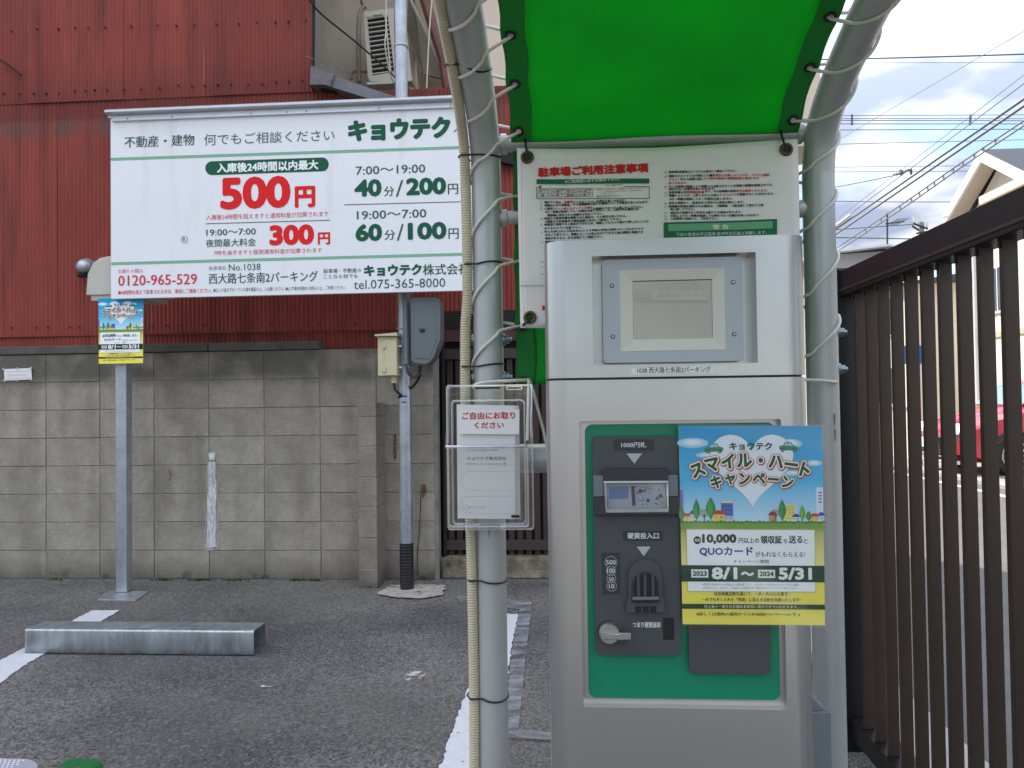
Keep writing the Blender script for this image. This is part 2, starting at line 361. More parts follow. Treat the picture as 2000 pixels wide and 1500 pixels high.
def pxbox(name, a, b, Y, depth, m, parent=None, bevel=.002, **k):
    """box whose front face spans photo pixels a (top-left) to b (bottom-right) at plane Y, going back by depth"""
    c = P((a[0] + b[0]) / 2, (a[1] + b[1]) / 2, Y)
    x0 = P(a[0], (a[1] + b[1]) / 2, Y).x; x1 = P(b[0], (a[1] + b[1]) / 2, Y).x
    z1 = P((a[0] + b[0]) / 2, a[1], Y).z; z0 = P((a[0] + b[0]) / 2, b[1], Y).z
    return box(name, x0, x1, Y, Y + depth, z0, z1, m, parent, bevel, **k)
def rrect(x0, x1, z0, z1, r, n=6, rs=None):
    pts = []
    rs = rs or (r, r, r, r)
    for (cx, cz, a0, rr) in ((x1 - rs[0], z0 + rs[0], -90, rs[0]), (x1 - rs[1], z1 - rs[1], 0, rs[1]), (x0 + rs[2], z1 - rs[2], 90, rs[2]), (x0 + rs[3], z0 + rs[3], 180, rs[3])):
        for i in range(n + 1):
            a = math.radians(a0 + 90 * i / n); pts.append((cx + rr * math.cos(a), cz + rr * math.sin(a)))
    return pts
def plate(name, x0, x1, z0, z1, r, Yf, Yb, m, parent, bevel=.0015, **k):
    p = rrect(x0, x1, z0, z1, r)
    return MB().prism([(x, Yb, z) for x, z in p], (0, Yf - Yb, 0)).build(name, m, parent, bevel=bevel, **k)
def cylY(mb, x, z, y0, y1, r, seg=20, m=None, r2=None):
    return mb.tube([(x, y0, z), (x, y1, z)], r, seg, m=m, radii=[r, r2 or r])
def boolean(o, cutter, op='DIFFERENCE'):
    md = o.modifiers.new('cut', 'BOOLEAN'); md.operation = op; md.object = cutter; md.solver = 'EXACT'
    bpy.context.view_layer.update()
    dg = bpy.context.evaluated_depsgraph_get()
    me = bpy.data.meshes.new_from_object(o.evaluated_get(dg)); o.modifiers.clear(); old = o.data; o.data = me; me.name = old.name
    bpy.data.objects.remove(cutter, do_unlink=True)
    bm = bmesh.new(); bm.from_mesh(me); bmesh.ops.triangulate(bm, faces=[f for f in bm.faces if len(f.verts) > 4], ngon_method='EAR_CLIP'); bm.to_mesh(me); bm.free()
    me.polygons.foreach_set('use_smooth', [True] * len(me.polygons)); me.set_sharp_from_angle(angle=math.radians(35))
def copy_child(src, parent, loc=None, scale=None):
    c = src.copy(); COL.objects.link(c); c.parent = parent
    if loc is not None: c.location = loc
    if scale: c.scale = scale
    return c

# ---- flat print: lettering and art as thin geometry lying on a surface
TXC = {}
def text_geo(s, bold, res):
    k = (s, bold, res)
    if k not in TXC:
        c = bpy.data.curves.new('t', 'FONT'); c.body = s; c.size = 1; c.offset = bold; c.resolution_u = res
        o = bpy.data.objects.new('t', c); me = bpy.data.meshes.new_from_object(o)
        vs = [(v.co.x, v.co.y) for v in me.vertices]; fs = [tuple(p.vertices) for p in me.polygons]
        bpy.data.objects.remove(o); bpy.data.curves.remove(c); bpy.data.meshes.remove(me)
        xs = [v[0] for v in vs]; ys = [v[1] for v in vs]
        TXC[k] = (vs, fs, min(xs), max(xs), min(ys), max(ys))
    return TXC[k]
class Print:
    """collects print on the plane y = Y (facing -Y). Items are given in photo pixels and laid onto that plane."""
    def __init__(s, Y, disp=None, step=.0005, shear=0):
        s.Y = Y; s.disp = disp; s.step = step; s.let = MB(); s.art = MB(); s.lm = []; s.am = []
    def _mi(s, lst, m):
        if m not in lst: lst.append(m)
        return lst.index(m)
    def _put(s, mb, lst, vs2, fs, col, layer):
        y = s.Y - s.step * layer
        m = col if isinstance(col, bpy.types.Material) else ink(col)
        vs = [(x, y + (s.disp(x, z) if s.disp else 0), z) for x, z in vs2]
        mb.add(vs, fs, s._mi(lst, m))
    def text(s, t, xl, yb, xr, h, col, bold=0, res=2, layer=3, yb2=None, art=False):
        """left x, baseline y at left, right x, glyph height in px"""
        vs, fs, a, b, c, d = text_geo(t, 0, res)
        asp = (abs(xr - xl) / (b - a)) / (h / (d - c))
        p0 = P(xl, yb, s.Y); p1 = P(xr, yb, s.Y); pt = P(xl, yb - h, s.Y)
        X0, X1, Z0, Z1 = p0.x, p1.x, p0.z, pt.z
        sh = 0
        if yb2 is not None: sh = (P(xr, yb2, s.Y).z - Z0)
        # heavier strokes: the glyph outline repeated on a small circle (each copy a hair above the last)
        if bold <= .004: offs = [(0, 0)]
        elif bold <= .016: offs = [(-bold, 0), (bold, 0)]
        elif bold <= .032: offs = [(-bold, -bold), (bold, -bold), (-bold, bold), (bold, bold)]
        else: offs = [(0, 0)] + [(bold * math.cos(k * math.pi / 6), bold * math.sin(k * math.pi / 6)) for k in range(12)]
        a -= bold; b += bold; c -= bold; d += bold
        for n_, (ox, oy) in enumerate(offs):
            out = []
            for x, y in vs:
                u = (x + ox / asp - a) / (b - a); w = (y + oy - c) / (d - c); out.append((X0 + u * (X1 - X0), Z0 + w * (Z1 - Z0) + sh * u))
            s._put(s.art if art else s.let, s.am if art else s.lm, out, fs, col, layer + n_ * .03)
    def poly(s, pts, col, layer=1):
        out = [(P(x, y, s.Y).x, P(x, y, s.Y).z) for x, y in pts]
        s._put(s.art, s.am, out, [tuple(range(len(out)))], col, layer)
    def rect(s, x0, y0, x1, y1, col, layer=1, nx=1, ny=1, slope=0):
        vs = []; fs = []
        for j in range(ny + 1):
            for i in range(nx + 1):
                x = x0 + (x1 - x0) * i / nx; y = y0 + (y1 - y0) * j / ny + slope * (x - x0); p = P(x, y, s.Y); vs.append((p.x, p.z))
        for j in range(ny):
            for i in range(nx):
                a = j * (nx + 1) + i; fs.append((a, a + nx + 1, a + nx + 2, a + 1))
        s._put(s.art, s.am, vs, fs, col, layer)
    def disc(s, x, y, r, col, layer=2, ry=None, n=24):
        ry = ry or r; s.poly([(x + r * math.cos(2 * math.pi * i / n), y + ry * math.sin(2 * math.pi * i / n)) for i in range(n)], col, layer)
    def ring(s, x, y, r, w, col, layer=2, n=24):
        o = []; fs = []
        for i in range(n):
            a = 2 * math.pi * i / n
            for rr in (r, r - w):
                p = P(x + rr * math.cos(a), y + rr * math.sin(a), s.Y); o.append((p.x, p.z))
        for i in range(n):
            j = (i + 1) % n; fs.append((2 * i, 2 * j, 2 * j + 1, 2 * i + 1))
        s._put(s.art, s.am, o, fs, col, layer)
    def line(s, pts, w, col, layer=1):
        for (x0, y0), (x1, y1) in zip(pts, pts[1:]):
            L = math.hypot(x1 - x0, y1 - y0) or 1; nx, ny = -(y1 - y0) / L * w / 2, (x1 - x0) / L * w / 2
            s.poly([(x0 + nx, y0 + ny), (x1 + nx, y1 + ny), (x1 - nx, y1 - ny), (x0 - nx, y0 - ny)], col, layer)
    def build(s, parent, art='printed_artwork', let='lettering'):
        r = []
        if s.art.f: r.append(s.art.build(art, s.am, parent, smooth=0))
        if s.let.f: r.append(s.let.build(let, s.lm, parent, smooth=0))
        for o in r:   # make sure print faces the viewer side
            bm = bmesh.new(); bm.from_mesh(o.data)
            for f in bm.faces:
                if f.normal.y > 0: f.normal_flip()
            bm.to_mesh(o.data); bm.free()
        return r

# ================================================================== THE SETTING
g = MB(); g.add([(-400, -400, 0), (400, -400, 0), (400, 400, 0), (-400, 400, 0)], [(0, 1, 2, 3)])
tag(g.build('ground', asphalt), 'dark coarse asphalt of the parking lot', kind='structure')
g = MB(); g.add([(1.35, -60, .004), (5.6, -60, .004), (5.6, 90, .004), (1.35, 90, .004)], [(0, 1, 2, 3)])
tag(g.build('road', roadm), 'grey street beyond the slatted fence', kind='structure')
g = MB(); g.add([(5.75, -60, .008), (11, -60, .008), (11, 90, .008), (5.75, 90, .008)], [(0, 1, 2, 3)])
tag(g.build('pavement', mat('pale_forecourt', (.36, .34, .30), .85, var=.15, vscale=3, bump=.3)), 'pale concrete forecourt across the street', kind='structure')
scuff = ragged('scuffed_white_paint', (.50, .49, .47), 22, .44, .60)
def ground_poly(name, pts, z, m, label, jit=.006, n=30):
    """pts are photo pixels on the ground; edges are made slightly ragged"""
    out = []
    for i in range(len(pts)):
        a = PZ(*pts[i], z); b = PZ(*pts[(i + 1) % len(pts)], z)
        k = max(2, int((b - a).length / .02))
        for j in range(k):
            p = a.lerp(b, j / k)
            if j: p += Vector((random.uniform(-jit, jit), random.uniform(-jit, jit), 0))
            out.append(p)
    mb = MB(); mb.add(out, [tuple(range(len(out)))])
    o = mb.build(name, m, smooth=0)
    bm = bmesh.new(); bm.from_mesh(o.data)
    for f in bm.faces:
        if f.normal.z < 0: f.normal_flip()
    bmesh.ops.triangulate(bm, faces=bm.faces[:]); bm.to_mesh(o.data); bm.free()
    return tag(o, label, kind='structure')
ground_poly('painted_line', [(-90, 1340), (178, 1192), (236, 1191), (46, 1300), (-60, 1380)], .004, white, 'white bay line running under the galvanised box')
ground_poly('painted_line', [(973, 1199), (1013, 1199), (997, 1276), (990, 1340), (982, 1430), (968, 1560), (838, 1560), (892, 1400)], .004, white, 'white bay line passing behind the frame pole')
ground_poly('painted_line', [(1014, 1192), (1039, 1181), (1027, 1276), (1019, 1360), (1013, 1424), (989, 1424), (993, 1340), (999, 1276)], .008, greyline, 'painted-over grey line beside the white bay line', jit=.0015)
ground_poly('painted_line', [(893, 1165), (935, 1164), (990, 1170), (1040, 1176), (1036, 1192), (985, 1186), (900, 1180)], .008, greyline, 'smudged grey paint at the head of the bay line', jit=.0015)
ground_poly('painted_line', [(994, 1423), (1075, 1430), (1130, 1432), (1130, 1446), (1075, 1444), (993, 1440)], .012, greyline, 'painted-over grey cross line beside the machine', jit=.0015)
ground_poly('painted_line', [(506, 1337), (533, 1336), (534, 1341), (510, 1342)], .004, scuff, 'small dash of white paint on the asphalt', jit=.003)
ground_poly('painted_line', [(786, 1322), (806, 1308), (840, 1312), (820, 1326), (796, 1334)], .004, scuff, 'small scuff of white paint on the asphalt', jit=.0015)
ground_poly('mortar_patch', [(735, 1160), (760, 1143), (830, 1140), (872, 1142), (864, 1162), (820, 1169), (770, 1166)], .010, patchm, 'pale mortar patch round the foot of the sign pole', jit=.012)
# kerb on the far side of the street
mb = MB(); mb.box(5.6, 5.75, -60, 90, 0, .07); tag(mb.build('kerb', mat('kerb_concrete', (.40, .39, .36), .9, var=.15), bevel=.01), 'low concrete kerb across the street', kind='structure')
mb = MB(); mb.add([(5.2, 2, .008), (5.32, 2, .008), (5.32, 60, .008), (5.2, 60, .008)], [(0, 1, 2, 3)]); tag(mb.build('road_line', white), 'white edge line on the street', kind='structure')
mb = MB(); mb.box(1.12, 1.34, -30, 60, 0, .06); tag(mb.build('kerb', MATS['kerb_concrete'], bevel=.01), 'low concrete kerb behind the slatted fence', kind='structure')
# drifts of grit along the foot of the block wall
gr = MB()
for i in range(900):
    x = random.uniform(-4.2, 1.0); y = 5.30 - abs(random.gauss(0, .05)); r = random.uniform(.002, .006)
    if random.random() < .45: x = random.uniform(-4.2, .8); y = random.uniform(2.2, 5.2); r = random.uniform(.0015, .004)
    gr.add([(x - r, y - r, .001), (x + r, y - r * .6, .001), (x, y + r, .001), (x, y, .001 + r)], [(0, 1, 3), (1, 2, 3), (2, 0, 3)])
tag(gr.build('grit', mat('grit_stones', (.26, .24, .21), .9), smooth=0), 'loose pale grit scattered over the asphalt', kind='stuff')
ms_ = MB()
for i in range(260):
    c = random.choice([(400, 1126), (408, 1127), (330, 1127), (620, 1131), (590, 1130), (120, 1127), (470, 1128)])
    p = PZ(c[0] + random.gauss(0, 9), c[1] + random.uniform(0, 3)); r = random.uniform(.004, .010); h = random.uniform(.006, .02)
    a = random.uniform(0, 6.28); ms_.add([(p.x - r * math.cos(a), 5.29 - random.random() * .03, 0), (p.x + r * math.cos(a), 5.29, 0), (p.x + random.uniform(-.008, .008), 5.29 - random.random() * .02, h)], [(0, 1, 2)])
tag(ms_.build('moss', mat('moss_green', (.05, .10, .015), .9), smooth=0), 'small tufts of weed and moss at the wall foot', kind='stuff')

# ------------------------------------------------------------------ block wall
WY = 5.33; PITCH_Z = .2025; JN = .006
xs_px = [90, 196, 303, 408, 516, 625, 735, 842]
x0 = P(90, 800, WY).x; x1 = P(625, 800, WY).x; BP = (x1 - x0) / 5
XEND = P(856, 900, WY).x
wall = thing('block_wall', 'weathered grey concrete block wall under the red corrugated sheets', 'wall', ((x0 - 2 + XEND) / 2, WY, 0))
mb = MB(); mb.box(x0 - 5 * BP, XEND - .004, WY + .006, WY + .10, 0, 8 * PITCH_Z); mb.build('mortar_bed', mortar, wall, smooth=0)
def block_mesh(w, h, d, seed):
    rnd = random.Random(seed); mb = MB()
    mb.box(-w / 2, w / 2, 0, d, -h / 2, h / 2)
    me = bpy.data.meshes.new('block'); vs = [(x + rnd.uniform(-.0012, .0012), y + rnd.uniform(-.002, .002), z + rnd.uniform(-.0012, .0012)) for x, y, z in mb.v]
    me.from_pydata(vs, [], mb.f); me.update()
    bm = bmesh.new(); bm.from_mesh(me); bmesh.ops.recalc_face_normals(bm, faces=bm.faces)
    bmesh.ops.bevel(bm, geom=[e for e in bm.edges], offset=.002, segments=1, affect='EDGES'); bm.to_mesh(me); bm.free()
    me.polygons.foreach_set('use_smooth', [True] * len(me.polygons)); me.set_sharp_from_angle(angle=math.radians(18))
    return me
BM4 = []
for i in range(4):
    me = block_mesh(BP - JN, PITCH_Z - JN, .10, i); me.materials.append(blockm); BM4.append(me)
def put_mesh(name, me, parent, loc):
    o = bpy.data.objects.new(name, me); COL.objects.link(o); o.parent = parent; o.location = Vector(loc) - rootloc(parent); return o
for r in range(8):
    z = (r + .5) * PITCH_Z
    for c in range(-4, 8):
        xa = x0 + (c - 1) * BP; xb = xa + BP
        if xa > XEND - .05: continue
        if xb > XEND:
            w = XEND - xa; me = block_mesh(w - JN, PITCH_Z - JN, .10, 50 + r); me.materials.append(blockm); cx = xa + w / 2
        else:
            me = BM4[random.randrange(4)]; cx = (xa + xb) / 2
        put_mesh('block', me, wall, (cx, WY + random.uniform(-.0015, .0015), z))
for c in range(-2, 4):      # capstones
    xa = x0 - 1 * BP + (c - 1) * BP * 2; xb = min(xa + BP * 2, P(745, 680, WY).x)
    if xa > xb - .05: continue
    mb = MB(); mb.box(xa + .003, xb - .003, WY - .012, WY + .12, 8 * PITCH_Z + .004, 8 * PITCH_Z + .062); mb.build('capstone', capm, wall, bevel=.006)
# buttress pier of stacked blocks
pier = thing('buttress_pier', 'stained block pier jutting from the wall beside the sign pole', 'pier', (P(717, 1150, 5.08).x, 5.2, 0))
PYF = 5.065; pxa, pxb = P(700, 1000, PYF).x, P(736, 1000, PYF).x
zs = [P(718, y, PYF).z for y in (1175, 1153, 1102, 1050, 1000, 940, 898, 845, 786)]; zs[0] = 0
mb = MB(); mb.box(pxa + .004, pxb - .004, PYF + .004, WY - .004, 0, zs[-1] - .004); mb.build('mortar_core', mortar, pier, smooth=0)
zz_ = [0, .13, .335, .54, .74, .945, 1.145, 1.245 - .005]
for a, b in zip(zz_, zz_[1:]):
    mb = MB(); mb.box(pxa, pxb, PYF + random.uniform(0, .003), WY - .005, a + .004, b - .004); mb.build('block', pierm, pier, bevel=.004)
# paint spill on the wall
def wall_decal(name, pts, Y, m, label, cat):
    out = []
    for i in range(len(pts)):
        a = P(*pts[i], Y); b = P(*pts[(i + 1) % len(pts)], Y); k = max(1, int((b - a).length / .015))
        for j in range(k):
            p = a.lerp(b, j / k)
            if j: p += Vector((random.uniform(-.0012, .0012), 0, random.uniform(-.0012, .0012)))
            out.append(p)
    mb = MB(); mb.prism(out, (0, .0015, 0)); return tag(mb.build(name, m, smooth=0), label, cat)
ps = thing('paint_spill', 'white paint run down the grey block wall', 'paint mark', P(412, 1074, WY - .007))
for nm_, pts_, m_, yy_ in (('thin_wash', [(406, 884), (422, 884), (420, 900), (425, 930), (427, 1000), (427, 1074), (399, 1076), (401, 1010), (403, 930), (406, 900)], ragged('thin_white_paint', (.62, .61, .59), 45, .42, .85, (1.2, 1, .5)), .0068),
                     ('paint_core', [(408, 884), (420, 884), (418, 898), (409, 898)], ragged('thick_white_paint', (.78, .78, .78), 30, .25, .45), .0076),
                     ('paint_core', [(406, 902), (420, 902), (422, 960), (421, 1050), (423, 1068), (404, 1070), (405, 980)], ragged('streaked_white_paint', (.70, .70, .69), 60, .18, .62, (1.2, 1, .3)), .0076)):
    o = wall_decal(nm_, pts_, WY - yy_, m_, None, None); o.parent = ps; o.location = -rootloc(ps)
# small notice tied to the wall
nt_ = thing('wall_notice', 'small white laminated notice fixed to the top course of the block wall', 'notice', P(34, 732, WY - .012))
c0 = crop(0, 580, 3.948); YN = WY - .012
pr = Print(YN - .002)
pts = [c0(*p) for p in ((30, 556), (240, 548), (246, 636), (34, 645))]
mb = MB(); mb.prism([P(x, y, YN) for x, y in pts], (0, .003, 0)); mb.build('sheet', paper, nt_, smooth=0)
for q in ((28, 556), (133, 552), (240, 549), (36, 644), (135, 640), (242, 636)):
    x, y = c0(*q); p = P(x, y, YN); mb = MB(); cylY(mb, p.x, p.z, YN - .004, YN + .004, .008, 8); mb.build('fixing', bpaint, nt_)
pr.line([c0(60, 603), c0(206, 598)], 1.2, (205, 203, 203))
pr.line([c0(52, 576), c0(230, 570)], .7, (205, 203, 203)); pr.line([c0(56, 628), c0(236, 622)], .7, (205, 203, 203)); pr.build(nt_)

# ------------------------------------------------------------------ red corrugated house
RY = 5.56
red = thing('corrugated_house', 'tall house clad in faded oxide red corrugated metal sheets', 'house', (-3, RY + 3, 0))
XR = P(612, 80, RY).x
def corr(xa, xb, za, zb, y, name='corrugated_sheet', amp=.0052, pitch=.032, lab=None):
    n = int((xb - xa) / pitch * 6) + 1; mb = MB(); vs = []; fs = []
    nz = 3
    ph = random.uniform(0, 6)
    for j in range(nz + 1):
        for i in range(n + 1):
            x = xa + (xb - xa) * i / n; vs.append((x, y - amp * math.sin(2 * math.pi * x / pitch) + .003 * math.sin(x * 2.3 + j * 1.3 + ph), za + (zb - za) * j / nz))
    for j in range(nz):
        for i in range(n):
            a = j * (n + 1) + i; fs.append((a, a + 1, a + n + 2, a + n + 1))
    # back layer gives the sheet its thickness
    m = len(vs); vs += [(x, yy + .0012, z) for x, yy, z in vs]; fs += [tuple(k + m for k in f[::-1]) for f in fs]
    mb.add(vs, fs); mb.f += [(i, i + 1, m + i + 1, m + i) for i in range(n)]; mb.m += [0] * n
    return mb.build(name, redm, red, smooth=60, label=lab)
ZS = P(300, 193, RY).z; ZT = 8.2; ZB = 1.655; ZM = P(100, 657, RY).z
SW = .736
nx = 0; x = XR
while x > -6.2:
    corr(x - SW - .02, x, ZS, ZT, RY - .012 + .003 * (nx % 2)); nx += 1; x -= SW
x = P(480, 620, RY).x + SW * 4; nx = 0; XLR = 1.35
corr(P(1100, 600, RY).x, XLR + .2, ZM, 3.15, RY + .003)
while x > -6.2:
    xb_ = min(x, P(1100, 600, RY).x + .02)
    if xb_ > x - SW: corr(x - SW - .02, xb_, ZM - .0, (ZS + .05) if x <= XR + .4 else 3.55, RY + .003 * (nx % 2) + .001)
    nx += 1; x -= SW
x = P(480, 670, RY).x + SW * 2; XG = P(857, 700, RY).x
while x > -6.2:
    if x - SW < XG: corr(x - SW - .02, min(x, XG), 1.6, ZM + .04, RY + .020)
    x -= SW
# dark void behind and body of the house, so it is solid and casts its shade
XC_ = P(588, 80, 6.9).x
box('house_body', -9, XC_, RY + .06, RY + 7, 0, ZT, darkvoid, red, bevel=0)
box('corner_stud', XC_ + .001, XR - .03, RY + .015, RY + .05, ZS + .02, ZT, darkvoid, red, bevel=0)
box('lean_to_body', XR - .01, XLR + .15, RY + .06, RY + 1.1, 1.79, 3.1, darkvoid, red, bevel=0)
nl = MB(); c7 = crop(0, 0, 3.125)
for q in ((70, 190), (225, 178), (357, 176), (460, 170), (540, 170), (643, 167), (799, 159), (961, 153), (1076, 155), (1185, 153), (1319, 147), (1457, 144), (1567, 137), (1679, 134), (1760, 131), (1867, 122),
          (20, 570), (120, 572), (205, 571), (281, 570), (362, 569), (460, 556), (520, 553), (576, 548), (654, 549), (759, 547), (862, 545), (972, 536), (1088, 520), (1170, 525), (1249, 523), (1329, 517), (1410, 514), (1516, 513), (1600, 512), (1685, 500), (1763, 496), (1845, 490)):
    x_, y_ = c7(*q); p = P(x_, y_, RY - .02); cylY(nl, p.x, p.z, RY - .03, RY - .01, .006, 6)
for q in range(26):
    p = P(30 + q * 33 + random.uniform(-8, 8), 640 - q * .5, RY - .01)
    if p.x < XG: cylY(nl, p.x, p.z, RY - .018, RY, .005, 6)
tag(nl.build('roofing_nails', nailm, red), kind='stuff')
# vertical flashing at the right end of the tall block
MB().prism([P(609, -60, RY - .03), P(613, -60, RY - .03), P(611, 142, RY - .03), P(608, 142, RY - .03)], (0, .04, 0)).build('corner_flashing', darkvoid, red, smooth=0)
# sloping verge of the lean-to with its end tile and a black strip standing in for the shadow underneath
V0, V1 = RY - .12, RY + .02
MB().prism([P(652, 149, V0), P(960, 250, V0), P(960, 268, V0), P(640, 168, V0)], (0, .14, 0)).build('verge_board', lead, red, bevel=.004)
MB().prism([P(607, 127, V0 - .02), P(622, 133, V0 - .02), P(652, 145, V0 - .02), P(645, 168, V0 - .02), P(632, 165, V0 - .02), P(605, 165, V0 - .02)], (0, .16, 0)).build('end_tile', mat('clay_end_tile', (.17, .15, .16), .7, var=.3, vscale=18, bump=.4), red, bevel=.005)
MB().prism([P(604, 166, V0 + .05), P(655, 169, V0 + .05), P(900, 250, V0 + .05), P(1010, 290, V0 + .05), P(1010, 322, V0 + .05), P(985, 318, V0 + .05), P(760, 205, V0 + .05), P(660, 178, V0 + .05), P(606, 170, V0 + .05)], (0, .06, 0)).build('underside_shadow', darkvoid, red, smooth=0)

# ------------------------------------------------------------------ rendered house behind (cream wall, eave, peach wall)
ch = thing('rendered_house', 'cream rendered house with brown sloping gutter behind the red cladding', 'house', (0, 8, 0))
CY = 6.95
MB().prism([P(596, -700, CY), P(880, -700, CY), P(880, 330, CY), P(596, 330, CY)], (0, .3, 0)).build('side_wall', cream, ch, smooth=0)
JY = 6.25
c8 = crop(560, 0, 5)
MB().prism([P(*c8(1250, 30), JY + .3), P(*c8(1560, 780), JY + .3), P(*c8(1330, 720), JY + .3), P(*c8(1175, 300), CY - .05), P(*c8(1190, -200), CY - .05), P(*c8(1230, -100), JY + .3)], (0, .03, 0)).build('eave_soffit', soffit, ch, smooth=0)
MB().prism([P(*c8(1180, 330), CY - .06), P(*c8(1320, 700), CY - .06), P(*c8(1600, 800), CY - .06), P(*c8(1600, 1200), CY - .06), P(*c8(1180, 1200), CY - .06)], (0, .03, 0)).build('lower_wall_panel', cream, ch, smooth=0)
MB().prism([P(838, -400, JY), P(1602, -400, JY), P(1602, 285, JY), P(868, 285, JY), P(872, 190, JY), P(868, 120, JY), P(855, 70, JY)], (0, .5, 0)).build('front_wall', peach, ch, smooth=0)
gp = [P(795, -120, JY - .05), P(820, -30, JY - .05), P(845, 50, JY - .05), P(866, 118, JY - .05), P(874, 175, JY - .05)]
MB().tube(gp, .042, 10).build('sloping_gutter', brownp, ch)
MB().tube([P(802, 0, JY + .2), P(838, 75, JY + .2), P(862, 130, JY + .2), P(872, 160, JY + .2)], .014, 8).build('eave_trim', bpaint, ch)
MB().tube([P(*c8(1320, 705), CY - .1), P(*c8(1560, 770), CY - .1)], .012, 6).build('wall_trim', lead, ch)
# ---- air conditioner
AY = 6.35
ac = thing('air_conditioner', 'cream outdoor air conditioner unit on the wall above the parking sign', 'air conditioner', P(755, 160, AY))
c8p = lambda x, y, Y=AY: P(*c8(x, y), Y)
def acq(name, quad, d, m, bevel=.004, Y=AY): return MB().prism([c8p(*q, Y) for q in quad], (0, d, 0)).build(name, m, ac, bevel=bevel)
acq('top_rail', [(745, 118), (1050, 75), (1056, 140), (760, 172)], .30, acw)
acq('back_frame', [(760, 170), (1056, 138), (1120, 780), (835, 755)], .02, acd, 0, AY + .035)
acq('left_stile', [(750, 165), (782, 175), (835, 745), (790, 770)], .30, acw)
acq('right_stile', [(985, 145), (1055, 138), (1150, 780), (1048, 700)], .30, acw)
acq('bottom_rail', [(790, 745), (1060, 700), (1110, 790), (805, 795)], .30, acw)
acq('handle', [(840, 130), (940, 118), (930, 140), (850, 148)], .02, acw, .002, AY - .012)
acq('side_body', [(1120, 300), (1178, 360), (1225, 790), (1150, 800)], .34, acw, .004, AY + .02)
for i in range(13):
    t0 = i / 13; xa = 783 + 52 * t0; ya = 176 + 45 * i; xb = 985 + 60 * t0; yb = 148 + 45 * i
    acq('slat', [(xa, ya), (xb, yb), (xb + .5, yb + 9), (xa + .5, ya + 9)], .02, acw, 0, AY + .004)
acq('grille_post', [(955, 150), (968, 150), (1020, 690), (1006, 700)], .012, acw, 0, AY - .006)
acq('mounting_foot', [(780, 800), (1060, 780), (1060, 815), (780, 830)], .25, acw, .004)
acq('wall_bracket', [(1180, 830), (1280, 880), (1290, 980), (1240, 980)], .03, acw, .003, AY + .1)
acq('wall_bracket', [(1170, 770), (1225, 765), (1225, 790), (1170, 800)], .2, acw, .003, AY + .05)
MB().tube([c8p(775, 60, 6.6), c8p(735, 80, 6.6), c8p(710, 150, 6.6), c8p(702, 300, 6.6), c8p(703, 500, 6.6), c8p(706, 800, 6.6)], .022, 10).build('lagged_pipe', lag, ac)
MB().tube([c8p(630, 770, 6.6), c8p(630, 720, 6.6), c8p(660, 695, 6.6), c8p(720, 690, 6.6), c8p(790, 700, 6.6)], .016, 10).build('drain_hose', lag, ac)
MB().tube([c8p(735, -20, 6.6), c8p(728, 20, 6.6), c8p(740, 50, 6.6)], .012, 8).build('pipe_clip', brownp, ac)
# house cables
def cable(name, pts, r, m, label, cat='cable', group=None, sag=0, n=14):
    pts = [Vector(p) for p in pts]; out = []
    if len(pts) == 2:
        a, b = pts; out = [a.lerp(b, i / n) - Vector((0, 0, sag * 4 * (i / n) * (1 - i / n))) for i in range(n + 1)]
    else: out = smooth_path(pts, 5)
    return tag(MB().tube(out, r, 6).build(name, m), label, cat, group)
def smooth_path(pts, k=6):
    pts = [Vector(p) for p in pts]; out = []
    for i in range(len(pts) - 1):
        p0 = pts[max(i - 1, 0)]; p1 = pts[i]; p2 = pts[i + 1]; p3 = pts[min(i + 2, len(pts) - 1)]
        for j in range(k):
            t = j / k; out.append(.5 * ((2 * p1) + (-p0 + p2) * t + (2 * p0 - 5 * p1 + 4 * p2 - p3) * t * t + (-p0 + 3 * p1 - 3 * p2 + p3) * t ** 3))
    return out + [pts[-1]]
cable('house_cable', [P(598, -12, 5.45), P(625, 25, 5.6), P(690, 78, 5.9), P(750, 130, 6.0), P(792, 170, 6.1), P(840, 205, 6.2)], .0075, blackp, 'black cable running down across the air conditioner')
cable('house_cable', [P(754, -10, 5.9), P(754, 60, 5.9), P(752, 90, 5.9), P(762, 145, 6.0), P(775, 170, 6.1)], .006, acw, 'pale cord hanging in front of the air conditioner')
cable('house_cable', [P(845, -10, 6.0), P(840, 40, 6.0), P(836, 110, 6.0), P(832, 200, 6.0)], .006, acw, 'thin pale cord hanging beside the brown gutter')
cable('house_cable', [P(-8, 112, RY - .05), P(15, 126, RY - .05), P(42, 147, RY - .05)], .008, darkvoid, 'dark twig-like cable end hanging on the red sheets at the far left')
cable('house_cable', [P(596, 109, RY - .05), P(620, 118, RY - .05), P(700, 150, RY + .3)], .0025, lead, 'fine wire tied to the corner of the red sheets')

# ------------------------------------------------------------------ dark slatted gate beside the block wall
gt = thing('slatted_gate', 'dark brown slatted gate in the opening at the end of the block wall', 'gate', (P(1000, 1090, 5.5).x, 5.5, 0))
GY = 5.50; gx0, gx1 = XEND + .01, 1.55; gz0 = P(1000, 1090, GY).z; gz1 = 1.80
box('backing_board', gx0 - .3, gx1, GY + .05, GY + .09, gz0, gz1 + .1, darkvoid, gt, bevel=0)
box('head_rail', gx0, gx1, GY - .03, GY + .04, gz1 - .13, gz1 - .045, mat('gate_head', (.10, .03, .028), .6, var=.4), gt)
box('top_rail', gx0, gx1, GY - .02, GY + .03, P(1000, 700, GY).z, P(1000, 680, GY).z, gatef, gt)
box('bottom_rail', gx0, gx1, GY - .02, GY + .03, gz0 + .06, gz0 + .13, gatef, gt)
box('jamb', gx0, gx0 + .02, GY - .04, GY + .04, gz0, gz1, darkvoid, gt)
x = gx0 + .03; zt = P(1000, 700, GY).z
proto = None
